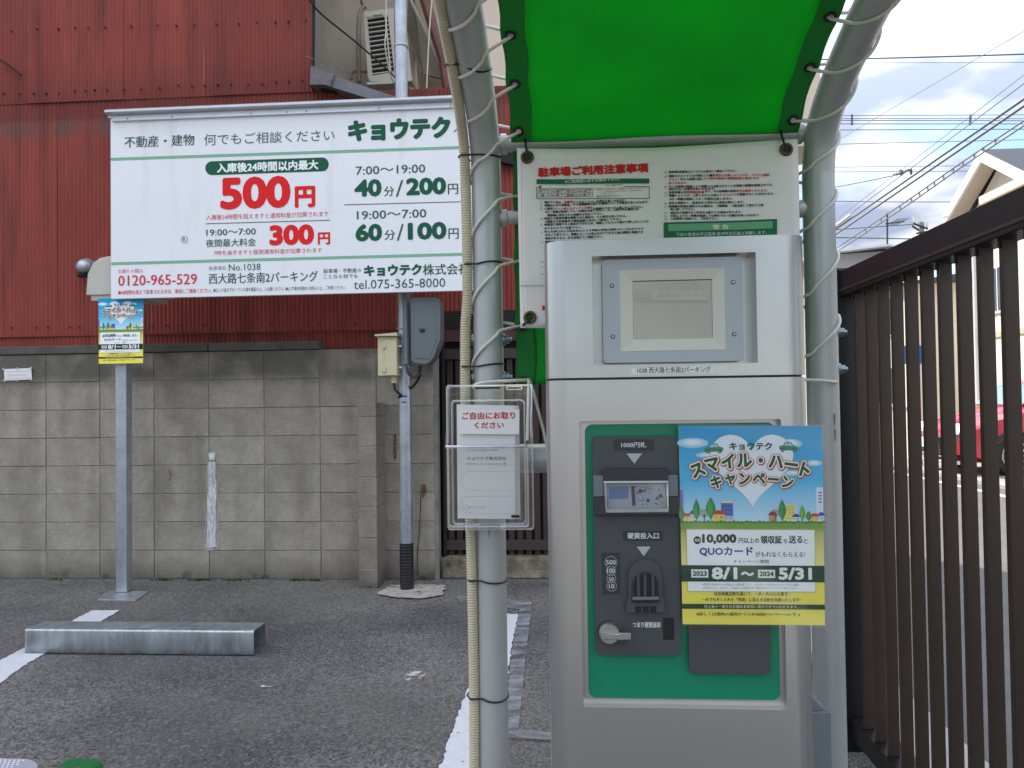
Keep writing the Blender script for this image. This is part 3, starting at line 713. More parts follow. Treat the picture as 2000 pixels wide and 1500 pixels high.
while x < gx1 - .05:
    if proto is None:
        proto = box('slat', x, x + .042, GY + .0, GY + .028, gz0 + .01, zt - .004, woodd, gt, bevel=.003); px_ = x
    else: copy_child(proto, gt, proto.location + Vector((x - px_, 0, 0)))
    x += .062
sill = thing('stained_sill', 'mossy stained concrete sill below the dark gate', 'sill', (P(1000, 1120, 5.3).x, 5.4, 0))
box('kerb_stone', XEND + .012, 1.55, 5.36, 5.62, 0, P(1000, 1092, 5.36).z, sillm, sill, bevel=.012)
# wall return and bent rusty wire on the wall
cable('rusty_wire', [P(829, 952, WY - .02), P(822, 970, WY - .02), P(821, 1000, WY - .015), P(818, 1050, WY - .012), P(815, 1080, WY - .012), P(816, 1122, WY - .012)], .0035, mat('rusty_wire', (.11, .05, .02), .8), 'thin rusty wire hanging down the block wall right of the pole')
wall_decal('rust_stain', [(822, 946), (831, 946), (833, 956), (828, 970), (825, 972), (822, 958)], WY - .0085, ragged('rust_stain', (.20, .09, .035), 40, .35, .6), 'brown rust stain on the block wall right of the pole', 'stain')
wall_decal('rust_stain', [(768, 850), (774, 848), (774, 895), (769, 900)], WY - .0085, MATS['rust_stain'], 'brown rust streak on the block wall just left of the pole', 'stain')
wall_decal('rust_stain', [(329, 916), (334, 916), (334, 936), (330, 938)], WY - .0085, ragged('faint_rust', (.24, .15, .07), 40, .38, .7), 'faint rust streak in the middle of the block wall', 'stain')

# ================================================================== SIGN BOARD AND ITS POLES
DG = (28, 92, 66); MG = (48, 118, 90); SG = (132, 184, 152); RED = (228, 36, 36); PK = (214, 84, 92); GR = (92, 104, 100); TX = (62, 96, 84)
SY = 4.80
sign = thing('parking_sign', 'large white parking price sign with green and red lettering on two poles', 'sign', P(560, 583, SY))
sx0 = P(216, 400, SY).x; sx1 = P(958, 400, SY).x; sz0 = P(560, 576, SY).z; sz1 = P(560, 215, SY).z
box('board', sx0, sx1, SY, SY + .03, sz0, sz1, signw, sign, bevel=.003)
tx0 = P(204, 220, SY - .05).x; tx1 = sx1 + .04
MB().prism([(tx0, SY - .055, sz1 + .012), (tx0, SY - .055, sz1 + .026), (tx0, SY - .02, sz1 + .045), (tx0, SY + .06, sz1 + .050), (tx0, SY + .06, sz1 - .01), (tx0, SY - .012, sz1 - .01), (tx0, SY - .012, sz1 + .002)], (tx1 - tx0, 0, 0)).build('top_trim', alu, sign, bevel=.002)
MB().prism([(tx0 + .03, SY - .011, sz1 - .012), (tx0 + .03, SY - .016, sz1 - .008), (tx0 + .03, SY - .018, sz1 - .032), (tx0 + .03, SY - .002, sz1 - .034)], (tx1 - tx0 - .05, 0, 0)).build('trim_lip', alu, sign, bevel=.001)
for px_ in (248, 335, 490, 560, 598, 740, 880):
    p = P(px_, 226 - (px_ - 215) * .035, SY - .02); mb = MB(); cylY(mb, p.x, sz1 - .02, SY - .022, SY - .016, .005, 8); mb.build('trim_screw', boltm, sign)
pr = Print(SY - .001, step=.0004)
a1 = crop(180, 180, 3.571); a2 = crop(540, 180, 3.571)
def T(c, t, xl, yb, xr, h, col, bold=0, res=2, layer=3, dy=None, k=3.571, P_=None):
    x, y = c(xl, yb); (P_ or pr).text(t, x, y, c(xr, 0)[0], h / k, col, bold, res, layer)
T(a1, '不動産・建物', 225, 390, 714, 80, TX, .012); T(a1, '何でもご相談ください', 782, 372, 1690, 78, GR, -.006)
pr.text('キョウテク', 680, 277, 880, 42, DG, .062, 3); pr.text('へ', 886, 262, 912, 14, GR, 0)
for (xa, ya, xb, yb_, w) in ((216, 311, 958, 286, 5.5), (217, 515, 958, 495, 5.5)):
    pr.poly([(xa, ya - w / 2), (xb, yb_ - w / 2), (xb, yb_ + w / 2), (xa, ya + w / 2)], SG, 1)
for (xa, ya, xb, yb_) in ((402, 437, 645, 430), (672, 400, 900, 394)):
    pr.poly([(xa, ya - .8), (xb, yb_ - .8), (xb, yb_ + .8), (xa, ya + .8)], GR, 1)
pl = []
for i in range(13): a = math.radians(90 + 180 * i / 12); pl.append((414 + 13 * math.cos(a), 328.5 - 13.5 * math.sin(a)))
for i in range(13): a = math.radians(-90 + 180 * i / 12); pl.append((630 + 12 * math.cos(a), 321 - 13.5 * math.sin(a)))
pr.poly(pl, DG, 1)
pr.text('入庫後24時間以内最大', 424, 338, 622, 19, (240, 246, 242), .03, 2, 4)
pr.text('500', 430, 410, 568, 63, RED, .045, 4); pr.text('円', 576, 406, 616, 42, RED, .045)
pr.text('入庫後24時間を超えますと通常料金が加算されます', 403, 430, 642, 10.5, PK, 0, 1)
pr.text('19:00〜7:00', 403, 461, 500, 13, TX, .015); pr.text('夜間最大料金', 402, 483, 500, 15.5, TX, .012)
pr.text('300', 526, 480, 614, 40, RED, .055, 4); pr.text('円', 621, 478, 645, 24, RED, .035)
pr.text('7時を過ぎますと昼間通常料金が加算されます', 418, 499, 629, 9.5, PK, 0, 1)
pr.text('7:00〜19:00', 695, 342, 831, 17, TX, .012); pr.text('40', 692, 385, 746, 34, DG, .052, 3); pr.text('分', 750, 384, 770, 20, DG, .012)
pr.text('/', 773, 384, 788, 32, TX, 0); pr.text('200', 793, 382, 872, 34, DG, .052, 3); pr.text('円', 875, 380, 895, 21, DG, .012)
pr.text('19:00〜7:00', 697, 429, 833, 17, TX, .012); pr.text('60', 694, 472, 747, 34, DG, .052, 3); pr.text('分', 751, 469, 772, 20, DG, .012)
pr.text('/', 775, 470, 789, 32, TX, 0); pr.text('100', 796, 469, 873, 34, DG, .052, 3); pr.text('円', 876, 467, 896, 21, DG, .012)
pr.text('お困りの際は', 231, 534, 279, 8, PK, 0, 1); pr.text('0120-965-529', 231, 559, 385, 21, (214, 62, 72), .012)
pr.text('●48時間を超えて駐車される方は、事前にご連絡ください。', 231, 576, 414, 9, (208, 70, 80), .006, 1)
pr.text('●ロック板が下がっている事を確認の上、入出庫ください。', 417, 571, 556, 8, GR, 0, 1); pr.text('●必ず場内約款をお読みの上、ご利用ください。', 558, 568, 676, 8, GR, 0, 1)
pr.text('駐車場名', 408, 528, 441, 8, (140, 146, 142), 0, 1); pr.text('No.1038', 447, 529, 509, 13, TX, 0)
pr.text('西大路七条南2パーキング', 408, 555, 621, 21, TX, .01)
pr.text('駐車場・不動産の', 632, 534, 706, 9, TX, .008, 1); pr.text('ことなら何でも', 632, 545, 699, 8.5, TX, .008, 1)
pr.text('キョウテク', 711, 540, 824, 22, DG, .05, 2); pr.text('株式会社', 826, 538, 918, 22, DG, .015)
pr.text('tel.075-365-8000', 691, 565, 870, 18, TX, .004)
pr.ring(360, 468, 7, .9, GR, 2); pr.text('R', 357, 472, 363.5, 8, GR, 0)
pr.build(sign)
for z in (sz0 + .18, sz1 - .18):
    box('mounting_rail', sx0 + .05, sx1 - .05, SY + .031, SY + .06, z - .02, z + .02, galv, sign)

# square galvanised post with its base, the beige camera hood and the small poster
PY_ = 4.90
sq = thing('square_post', 'square galvanised steel post on a base plate behind the left end of the sign', 'post', (P(238, 1165, PY_).x, PY_ + .04, 0))
qx0 = P(225.2, 900, PY_).x; box('column', qx0, qx0 + .075, PY_, PY_ + .075, .012, 2.15, galv, sq, bevel=.006, bseg=3)
qc = qx0 + .0375
MB().prism([PZ(190, 1174, .0), PZ(265, 1175, .0), PZ(291, 1157, .0), PZ(212, 1156, .0)], (0, 0, .010)).build('base_plate', galv, sq, bevel=.002)
hood = thing('beige_hood', 'off-white domed equipment hood on top of the square post', 'equipment hood', (qc, PY_ + .12, P(210, 588, PY_).z))
hx0, hx1 = P(173, 550, PY_).x, P(300, 550, PY_).x; hz0, hz1 = P(210, 577, PY_).z, P(210, 502, PY_).z
w_ = hx1 - hx0
prof = [(hx0, hz0), (hx0 + .012, hz0 + (hz1 - hz0) * .55), (hx0 + .05, hz0 + (hz1 - hz0) * .84), (hx0 + .10, hz0 + (hz1 - hz0) * .965), (hx0 + .16, hz1), (hx1 - .16, hz1), (hx1 - .1, hz0 + (hz1 - hz0) * .965), (hx1 - .05, hz0 + (hz1 - hz0) * .84), (hx1 - .012, hz0 + (hz1 - hz0) * .55), (hx1, hz0)]
MB().prism([(x, PY_ - .03, z) for x, z in prof], (0, .30, 0)).build('domed_cover', bpaint, hood, bevel=.02, bseg=4)
box('tray', hx0 + .03, hx1 - .03, PY_ - .02, PY_ + .24, P(210, 588, PY_).z, hz0 + .004, mat('tray_beige', (.48, .42, .36), .6), hood, bevel=.004)
vent = thing('round_vent_hood', 'round metal vent hood on the red sheets left of the beige hood', 'vent hood', P(168, 540, RY - .05))
vp = P(168, 522, RY - .06)
mb = MB(); ring = []
for i in range(9):
    a = math.pi / 2 * i / 8; ring.append((math.cos(a), math.sin(a)))
vs = []; fs = []; n = 24
for i, (cr, cy) in enumerate(ring):
    for k in range(n):
        t = 2 * math.pi * k / n; vs.append((vp.x + .064 * cr * math.cos(t), vp.y - .075 * cy, vp.z + .064 * cr * math.sin(t)))
for i in range(8):
    for k in range(n): fs.append((i * n + k, i * n + (k + 1) % n, (i + 1) * n + (k + 1) % n, (i + 1) * n + k))
mb.add(vs, fs); mb.build('shell', galv, vent, smooth=60)
mb = MB(); mb.tube([(vp.x, vp.y + .05, vp.z), (vp.x, vp.y, vp.z)], .066, 24); mb.build('collar', galv, vent)
for i in range(3): box('louver', vp.x - .045, vp.x + .045, vp.y - .052 + .012 * i, vp.y - .045 + .012 * i, vp.z - .050 - .009 * i, vp.z - .044 - .009 * i, darkvoid, vent, bevel=0)
box('lower_lip', vp.x - .055, vp.x + .06, vp.y - .03, vp.y + .02, vp.z - .075, vp.z - .06, darkvoid, vent, bevel=.004)

# round sign pole
RYP = 5.0
pole = thing('sign_pole', 'tall round galvanised pole carrying the price sign and meter boxes', 'pole', (P(793, 1155, RYP).x, RYP + .04, 0))
rx = P(792, 900, RYP + .04).x; cy = RYP + .045
MB().tube([(rx, cy, 0), (rx, cy, 1.0), (rx, cy, 2.4), (rx - .01, cy, 6)], .0425, 28).build('tube', galv, pole)
sl_ = [(rx, cy, z * .01) for z in range(0, 32)]
MB().tube(sl_, .046, 24, radii=[.0465 if i % 2 else .0445 for i in range(32)]).build('black_sleeve', blackp, pole, smooth=20)
cx_ = rx + .028
MB().tube([(cx_, RYP - .03, P(793, 712, RYP).z), (cx_, RYP - .03, P(793, 540, RYP).z)], .022, 16).build('cable_duct', steelbox, pole)
def band(parent, x, y, z, r, m=galv, w=.006, name='band_clamp'):
    pts = [(x + r * math.cos(t * math.pi / 10), y + r * math.sin(t * math.pi / 10), z) for t in range(20)]
    return MB().tube(pts, w, 6, closed=True, m=0).build(name, m, parent)
for yy in (641, 674, 687, 712): band(pole, rx, cy, P(793, yy, RYP).z, .046)
band(pole, rx, cy, P(785, 85, RYP).z, .045, acw)
st = mat('blue_label_ink', s2l((60, 84, 170)), .5)
mb = MB()
for (za, zb, wa) in ((772, 776, .8), (784, 787, .55)):
    z1_, z0_ = P(790, za, RYP).z, P(790, zb, RYP).z; vs = []; fs = []
    for i in range(9):
        a = math.radians(-90 - 42 * wa + 84 * wa * i / 8); 
        for z in (z0_, z1_): vs.append((rx + .0432 * math.cos(a), cy + .0432 * math.sin(a), z))
    for i in range(8): fs.append((2 * i, 2 * i + 2, 2 * i + 3, 2 * i + 1))
    mb.add(vs, fs)
mb.build('blue_label', st, pole)
# cream box
BY = 4.93
cb = thing('cream_switch_box', 'small cream plastic switch box with a sloping lid left of the sign pole', 'switch box', P(757, 735, BY))
c3 = crop(640, 560, 4.688)
bx0, bx1 = P(*c3(457, 600), BY).x, P(*c3(638, 600), BY).x; bz0, bz1 = P(*c3(550, 818), BY).z, P(*c3(550, 455), BY).z
box('body', bx0, bx1, BY, BY + .11, bz0, bz1, creamb, cb, bevel=.006)
dxm = P(*c3(522, 600), BY).x
box('door', dxm, bx1 - .003, BY - .008, BY - .001, bz0 + .004, bz1 - .02, creamb, cb, bevel=.003)
MB().prism([P(*c3(425, 438), BY - .03), P(*c3(632, 418), BY - .03), P(*c3(638, 450), BY - .03), P(*c3(430, 452), BY - .03)], (0, .16, 0)).build('lid', creamb, cb, bevel=.002)
for yy in (540, 755): 
    p = P(*c3(522, yy), BY - .012); box('hinge', p.x - .012, p.x + .008, BY - .018, BY - .008, p.z - .018, p.z + .018, creamb, cb, bevel=.003)
p = P(*c3(590, 845), BY); MB().tube([(p.x, BY + .05, bz0 + .004), (p.x, BY + .05, bz0 - .045)], .02, 16).build('cable_gland', creamb, cb)
q = P(*c3(590, 870), BY)
MB().tube(smooth_path([(q.x, BY + .05, q.z), (q.x + .01, BY + .05, q.z - .05), (q.x + .04, BY + .06, q.z - .085), (rx - .035, BY + .09, q.z - .10)]), .009, 10).build('cable', blackp, cb)
for yy in (540, 735): box('strap', bx1, rx, BY + .03, BY + .045, P(*c3(660, yy), BY).z - .006, P(*c3(660, yy), BY).z + .006, alu, cb, bevel=0)
# slate grey box
gb = thing('grey_control_box', 'slate grey control box with a chamfered bottom corner right of the sign pole', 'control box', P(828, 715, BY))
pts = [(758, 125), (775, 102), (860, 95), (1000, 98), (1018, 112), (1030, 175), (1032, 480), (1000, 560), (975, 640), (930, 700), (890, 712), (790, 700), (765, 675)]
MB().prism([P(*c3(*q), BY - .06) for q in pts], (0, .16, 0)).build('housing', greyb, gb, bevel=.010, bseg=3)
MB().prism([P(*c3(*q), BY - .063) for q in [(785, 130), (985, 122), (1000, 480), (930, 665), (790, 655)]], (0, .01, 0)).build('front_cover', greyb, gb, bevel=.004, bseg=2)
p = P(*c3(866, 400), BY - .066); box('lock', p.x - .016, p.x + .016, BY - .071, BY - .06, p.z - .011, p.z + .013, blackp, gb, bevel=.003)
box('lock_plate', p.x - .02, p.x + .02, BY - .069, BY - .0605, p.z + .006, p.z + .020, greyl, gb, bevel=.001)
for k, (xa, xb) in enumerate(((722, 832), (740, 858))):
    MB().tube(smooth_path([P(*c3(xa - 5, 735), BY - .02), P(*c3(xa + 10, 790), BY - .03), P(*c3((xa + xb) / 2, 832), BY - .03), P(*c3(xb - 8, 790), BY - .02), P(*c3(xb, 725), BY)]), .006, 8).build('cable', blackp if k else greyd, gb)
MB().tube(smooth_path([P(*c3(850, 730), BY), P(*c3(840, 820), BY), P(*c3(800, 890), BY + .05), P(*c3(760, 930), BY + .1)]), .009, 8).build('cable', blackp, gb)

# galvanised wheel-stop box lying on the bay
WB = PZ(46, 1278).y; 
wbp0, wbp1 = PZ(46, 1279), PZ(497, 1281)
wb = thing('steel_barrier_box', 'galvanised steel box section lying across the parking bay', 'barrier', (wbp0 + wbp1) / 2)
yb = (wbp0.y + wbp1.y) / 2; hh = P(300, 1230.5, yb).z; dep = .15; t = .005
mb = MB(); oct_ = rrect(0, dep, 0.001, hh, .012, 4)
x_a, x_b = wbp0.x, wbp1.x
inn = rrect(t, dep - t, .001 + t, hh - t, .008, 4); n = len(oct_)
vs = [(x_a, yb + y, z) for y, z in oct_] + [(x_b, yb + y, z) for y, z in oct_] + [(x_a, yb + y, z) for y, z in inn] + [(x_b, yb + y, z) for y, z in inn]
fs = []
for i in range(n):
    j = (i + 1) % n; fs += [(i, j, n + j, n + i), (2 * n + j, 2 * n + i, 3 * n + i, 3 * n + j), (i, 2 * n + i, 2 * n + j, j), (n + j, 3 * n + j, 3 * n + i, n + i)]
mb.add(vs, fs); mb.build('box_section', galvb, wb)
box('end_stiffener', x_b - .10, x_b - .095, yb + t, yb + dep - t, .007, hh - t, galvb, wb, bevel=0)
# flap lock in the corner
fl = thing('lock_plate', 'chequered metal lock plate at the bottom left edge of the picture', 'lock plate', PZ(30, 1530))
ff = mat('chequer_plate', (.66, .68, .76), .35, .6)
ct = PZ(30, 1481, .03); ct.y -= .16; 
rr_ = rrect(-.42, .14, -.18, .18, .12, 8)
MB().prism([(ct.x + a, ct.y - .02 + b, 0) for a, b in rr_], (0, 0, .03)).build('plate', ff, fl, bevel=.006)
mb = MB()
for i in range(34):
    for j in range(22):
        x = ct.x - .40 + i * .016 + (j % 2) * .008; y = ct.y - .17 + j * .015
        if x > ct.x + .12 or abs(x - ct.x) > .41: continue
        if x > ct.x + .04 and (abs(y + .02 - ct.y) > .11): continue
        mb.add([(x - .005, y, .0302), (x, y - .003, .0302), (x + .005, y, .0302), (x, y + .003, .0302), (x, y, .0325)], [(0, 1, 4), (1, 2, 4), (2, 3, 4), (3, 0, 4)])
tag(mb.build('chequer_pattern', ff, fl, smooth=0), kind='stuff')
gc = thing('green_end_cap', 'round-edged green plastic cap beside the chequered plate', 'end cap', PZ(165, 1560))
q = PZ(165, 1482, .085); q.y -= .04
MB().prism([(q.x + a, q.y - .12, b) for a, b in rrect(-.075, .065, 0, .085, .03, 6)], (0, .16, 0)).build('cap', mat('green_plastic', s2l((14, 98, 46)), .45), gc, bevel=.02, bseg=4)
mb = MB()
for a in (-.03, .02): mb.tube([(q.x + a, q.y - .03, .084), (q.x + a, q.y - .03, .089)], .007, 10)
mb.build('rivet_head', boltm, gc)

# ================================================================== CANOPY FRAME
FY = 1.55
fr = thing('canopy_frame', 'grey painted arched pipe frame holding up the green canopy', 'frame', (.25, FY, 0))
XL = P(952.5, 540, FY).x; XRr = P(1597.5, 330, FY).x; PR = .0303
arc = [(1.55, 0), (1.55, .8), (1.55, 1.4), (1.55, 1.64), (1.546, 1.70), (1.532, 1.745), (1.500, 1.782), (1.45, 1.812), (1.376, 1.842), (1.26, 1.878), (1.1, 1.91), (.9, 1.935), (.7, 1.94), (.5, 1.93), (.3, 1.90), (.1, 1.85), (-.05, 1.78)]
def resamp(pts, k=6): return smooth_path([(0, y, z) for y, z in pts], k)
arcs = resamp(arc, 6)
clen = [0]
for a, b in zip(arcs, arcs[1:]): clen.append(clen[-1] + (b - a).length)
def arc_at(s):
    s = max(0, min(s, clen[-1] - 1e-6))
    for i in range(len(clen) - 1):
        if clen[i + 1] >= s:
            f = (s - clen[i]) / (clen[i + 1] - clen[i] + 1e-9); p = arcs[i].lerp(arcs[i + 1], f); t = (arcs[i + 1] - arcs[i]).normalized(); return p, t
def s_for_pix(X, py, off=0.0):
    """arc length where the pipe at X projects to photo row py"""
    lo, hi = .3, 2.6; best = None
    for i in range(900):
        s = .5 + i * .0025; p, t = arc_at(s); v = Vector((X, p.y, p.z)) - CAMLOC
        d = v.dot(Fw); y = 750 - FPX * v.dot(Up) / d
        if best is None or abs(y - py) < best[0]: best = (abs(y - py), s)
    return best[1]
for X in (XL, XRr): MB().tube([(X, p.y, p.z) for p in arcs], PR, 32).build('arched_pipe', pipem, fr, smooth=60)
def bar(y_px, r, name='crossbar', yoff=0, xpx=1280):
    z = P(xpx, y_px, FY + yoff).z
    return MB().tube([(XL + .02, FY + yoff, z), (XRr - .02, FY + yoff, z)], r, 24).build(name, pipem, fr)
bar(271, .0165, yoff=.0); bar(417, .0136); bar(893, .029)
BZ1 = P(1280, 271, FY).z
for X in (XL + .036, XRr - .036):
    for zz_b, rr2 in ((BZ1, .021), (P(1280, 417, FY).z, .017)):
        MB().tube([(X - .006, FY, zz_b), (X + .006, FY, zz_b)], rr2, 20).build('weld_collar', pipem, fr, bevel=.003)
for X, sgn, ys in ((XL, 1, (664, 738)), (XL, -1, (664, 738)), (XRr, 1, (650, 722))):
    for y in ys:
        xx = X + sgn * PR; z = P(952 if X == XL else 1602, y, FY).z
        mb = MB(); mb.tube([(xx - sgn * .004, FY, z), (xx + sgn * .004, FY, z)], .012, 16); mb.tube([(xx + sgn * .004, FY, z), (xx + sgn * .0125, FY, z)], .0095, 6); mb.tube([(xx + sgn * .0125, FY, z), (xx + sgn * .018, FY, z)], .005, 10)
        mb.build('bolt', boltm, fr, bevel=.0006)
# small stains and marks on the pipes
mb = MB()
for (x, y, X) in ((955, 1040, XL), (1630, 820, XRr), (1631, 850, XRr)):
    p = P(x, y, FY - PR - .0003); mb.add([(p.x - .0012, p.y, p.z + .012), (p.x + .0012, p.y, p.z + .012), (p.x + .001, p.y, p.z - .008), (p.x, p.y, p.z - .014)], [(0, 1, 2, 3)])
mb.build('paint_chip', brass, fr)

# ---- canopy sheet
can = thing('green_canopy', 'bright green tarpaulin canopy laced to the pipe frame overhead', 'canopy', (.3, FY, P(1010, 750, 1.58).z))
EDL = .060; EDR = .048
eyeL = [s_for_pix(XL + EDL, y) for y in (260, 168, 73)]; eyeR = [s_for_pix(XRr - EDR, y) for y in (237, 137, 38)]
stp = (eyeL[2] - eyeL[0]) / 2
eyeL += [eyeL[-1] + stp * (i + 1) for i in range(9)]; eyeR += [eyeR[-1] + (eyeR[2] - eyeR[0]) / 2 * (i + 1) for i in range(9)]
lowL = [P(1015, y, FY).z for y in (745, 635, 508, 380)]; lowR = [P(1572, y, FY).z for y in (705, 590, 460, 345)]
def z2s(z):
    for i in range(len(arcs) - 1):
        if arcs[i].z <= z <= arcs[i + 1].z: return clen[i] + (z - arcs[i].z) / (arcs[i + 1].z - arcs[i].z + 1e-9) * (clen[i + 1] - clen[i])
EL = [z2s(z) for z in lowL] + eyeL; ER = [z2s(z) for z in lowR] + eyeR
EL = [s for s in EL if s < clen[-1] - .05]; ER = [s for s in ER if s < clen[-1] - .05]
s0 = z2s(P(1015, 752, FY + .02).z)
def edge_in(s, E):
    # hem pulled outwards at each eyelet, slack between them
    d = min(abs(s - e) for e in E); return .0032 * (1 - math.cos(min(1, d / .05) * math.pi)) / 2
def sheet_pt(s, u):
    """u in 0..1 across"""
    p, t = arc_at(s); nrm = Vector((0, t.z, -t.y))      # away from the viewer / above
    xl = XL + EDL - .008 + edge_in(s, EL); xr = XRr - EDR + .008 - edge_in(s, ER)
    x = xl + (xr - xl) * u
    sagv = .006 * math.sin(math.pi * u) * (1 if p.z > 1.8 else 0) + .0015 * math.sin(9 * u + s * 7)
    off = .020 if p.z < 1.72 else .020 + min(1, (p.z - 1.72) / .06) * -.012
    return Vector((x, p.y, p.z)) + nrm * (off) - Vector((0, 0, sagv))
ns = 150; hemw = .045 / (XRr - XL)
def sheet(ua, ub, nu, name, m, parent, lift=0):
    vs = []; fs = []
    for j in range(ns + 1):
        s = s0 + (clen[-1] - .02 - s0) * j / ns
        for i in range(nu + 1): vs.append(sheet_pt(s, ua + (ub - ua) * i / nu) + Vector((0, 0, lift)))
    for j in range(ns):
        for i in range(nu):
            a = j * (nu + 1) + i; fs.append((a, a + 1, a + nu + 2, a + nu + 1))
    mb = MB(); mb.add(vs, fs); o = mb.build(name, m, parent, smooth=80)
    sd_ = o.modifiers.new('thick', 'SOLIDIFY'); sd_.thickness = .0012; sd_.offset = 0
    return o
sheet(.075, .925, 24, 'canopy_panel', tarpm, can); sheet(0, .0749, 5, 'side_hem', hemm, can); sheet(.9251, 1, 5, 'side_hem', hemm, can)
def eyelet(c, axis_t, r, parent, m, name='eyelet', hole=None):
    """ring round centre c lying in the plane with normal axis_t"""
    n = Vector(axis_t).normalized(); a = n.orthogonal().normalized(); b = n.cross(a)
    pts = [c + (a * math.cos(k * math.pi / 9) + b * math.sin(k * math.pi / 9)) * r for k in range(18)]
    o = MB().tube(pts, r * .34, 8, closed=True).build(name, m, parent, smooth=80)
    if hole:
        mb = MB(); mb.prism([c + (a * math.cos(k * math.pi / 9) + b * math.sin(k * math.pi / 9)) * r for k in range(18)], n * .002); mb.build('eyelet_hole', hole, parent, smooth=0)
    return o
lace = []
for E, side in ((EL, 0), (ER, 1)):
    cs = []
    for s in E:
        u = .030 if side == 0 else .970
        p, t = arc_at(s); nrm = Vector((0, t.z, -t.y)); c = sheet_pt(s, u)
        cs.append((s, c, t, nrm)); eyelet(c - nrm * .003, nrm, .0082, can, blackp, hole=paper if p.z > 1.72 else None)
    lace.append(cs)
# rope lacing: through each eyelet, across the front of the pipe, round the back, to the next eyelet below / above
def rope(cs, X, sgn, name, label):
    """sgn +1: canopy lies towards +X of the pipe"""
    pts = []
    R_ = PR + .0035
    for k in range(len(cs) - 1):
        (sa, ca, ta, na), (sb, cb, tb, nb) = (cs[k + 1], cs[k]) if sgn > 0 else (cs[k], cs[k + 1])
        # front strand from ca, going towards s of cb
        seq = []
        # one turn: angle from canopy side (0) over the front (-90) to the outer side (180), over the back (+90) to the canopy side
        N = 16
        seq.append(ca - na * .006)
        for i in range(N + 1):
            f = i / N; ang = -35 - f * 290; fr_s = .10 + (.66 * f / .5 if f < .5 else .66 + .18 * (f - .5) / .5)
            s = sa + (sb - sa) * fr_s; p, t = arc_at(s); nn = Vector((0, t.z, -t.y))
            a = math.radians(ang)
            seq.append(Vector((X, p.y, p.z)) + Vector((sgn, 0, 0)) * (R_ * math.cos(a)) + nn * (R_ * math.sin(a)))
        seq.append(cb + nb * .006)
        pts.append(seq)
    allp = []
    order = pts[::-1] if sgn > 0 else pts
    for q in order: allp += smooth_path(q, 2)
    o = MB().tube(allp, .0031, 8).build(name, ropem); return tag(o, label, 'rope')
rope(lace[0], XL, 1, 'lacing_rope', 'white rope wound round the left frame pipe lacing the canopy')
rope(lace[1], XRr, -1, 'lacing_rope', 'white rope wound round the right frame pipe lacing the canopy')
# loose rope ends at the bottom
c6 = crop(860, 560, 6.25); RYY = FY - .055
tag(MB().tube(smooth_path([P(*c6(1085, 1135), FY - .01), P(*c6(900, 1148), FY - .04), P(*c6(700, 1155), FY - .045), P(*c6(520, 1170), FY - .045), P(*c6(420, 1200), FY - .03), P(*c6(405, 1230), FY)]), .0031, 8).build('rope_end', ropem), 'white rope end running from the lowest canopy eyelet round the left pipe', 'rope')
tag(MB().tube(smooth_path([P(*c6(1085, 1140), FY - .01), P(*c6(1110, 1210), FY - .02), P(*c6(1160, 1370), FY - .03), P(1068, 870, FY - .03), P(1078, 930, FY - .03)]), .0031, 8).build('rope_end', ropem), 'white rope running down from the lowest eyelet behind the payment machine', 'rope')
tag(MB().tube(smooth_path([P(*c6(1080, 1145), FY - .015), P(1032, 775, FY - .07), P(1030, 860, FY - .075)]), .0029, 8).build('rope_end', ropem), 'white rope tail hanging over the edge of the leaflet holder', 'rope')
tag(MB().tube(smooth_path([P(1572, 742, FY - .04), P(1600, 743, FY - .045), P(1625, 745, FY - .04), P(1636, 747, FY - .01), P(1630, 747, FY + .03)]), .0031, 8).build('rope_end', ropem), 'white rope loop crossing the right frame pipe at machine height', 'rope')

# ---- corrugated conduit strapped to the left pipe
cpx = [(859, -5), (868, 50), (878, 100), (887, 150), (895, 200), (902, 250), (906.5, 290), (909, 350), (910.5, 400), (912.5, 480), (913, 570), (911, 610), (909, 640), (908.5, 720), (909, 780), (914, 900), (919, 1030), (922.5, 1156), (926, 1340), (927, 1500), (928, 1650)]
def pipe_y(py):  # depth of the pipe at that photo row
    if py > 320: return FY
    return arc_at(s_for_pix(XL, py))[0].y
cp3 = [P(x, y, pipe_y(y) - .016) for x, y in cpx]
b3 = cp3[-1]; cp3.append(Vector((b3.x, b3.y, .02)))
t3 = cp3[0]; cp3.insert(0, P(835, -150, .98)); 
sm = smooth_path(cp3, 10); acc = [0]
for a, b in zip(sm, sm[1:]): acc.append(acc[-1] + (b - a).length)
npth = int(acc[-1] / .0013); pts = []; rad = []; j = 0
for i in range(npth):
    s = acc[-1] * i / npth
    while acc[j + 1] < s: j += 1
    pts.append(sm[j].lerp(sm[j + 1], (s - acc[j]) / (acc[j + 1] - acc[j] + 1e-9))); rad.append(.0108 if i % 4 in (0, 1) else (.0096))
tag(MB().tube(pts, .01, 12, radii=rad).build('corrugated_conduit', conduit, smooth=30), 'beige corrugated conduit running up beside the left frame pipe', 'conduit')
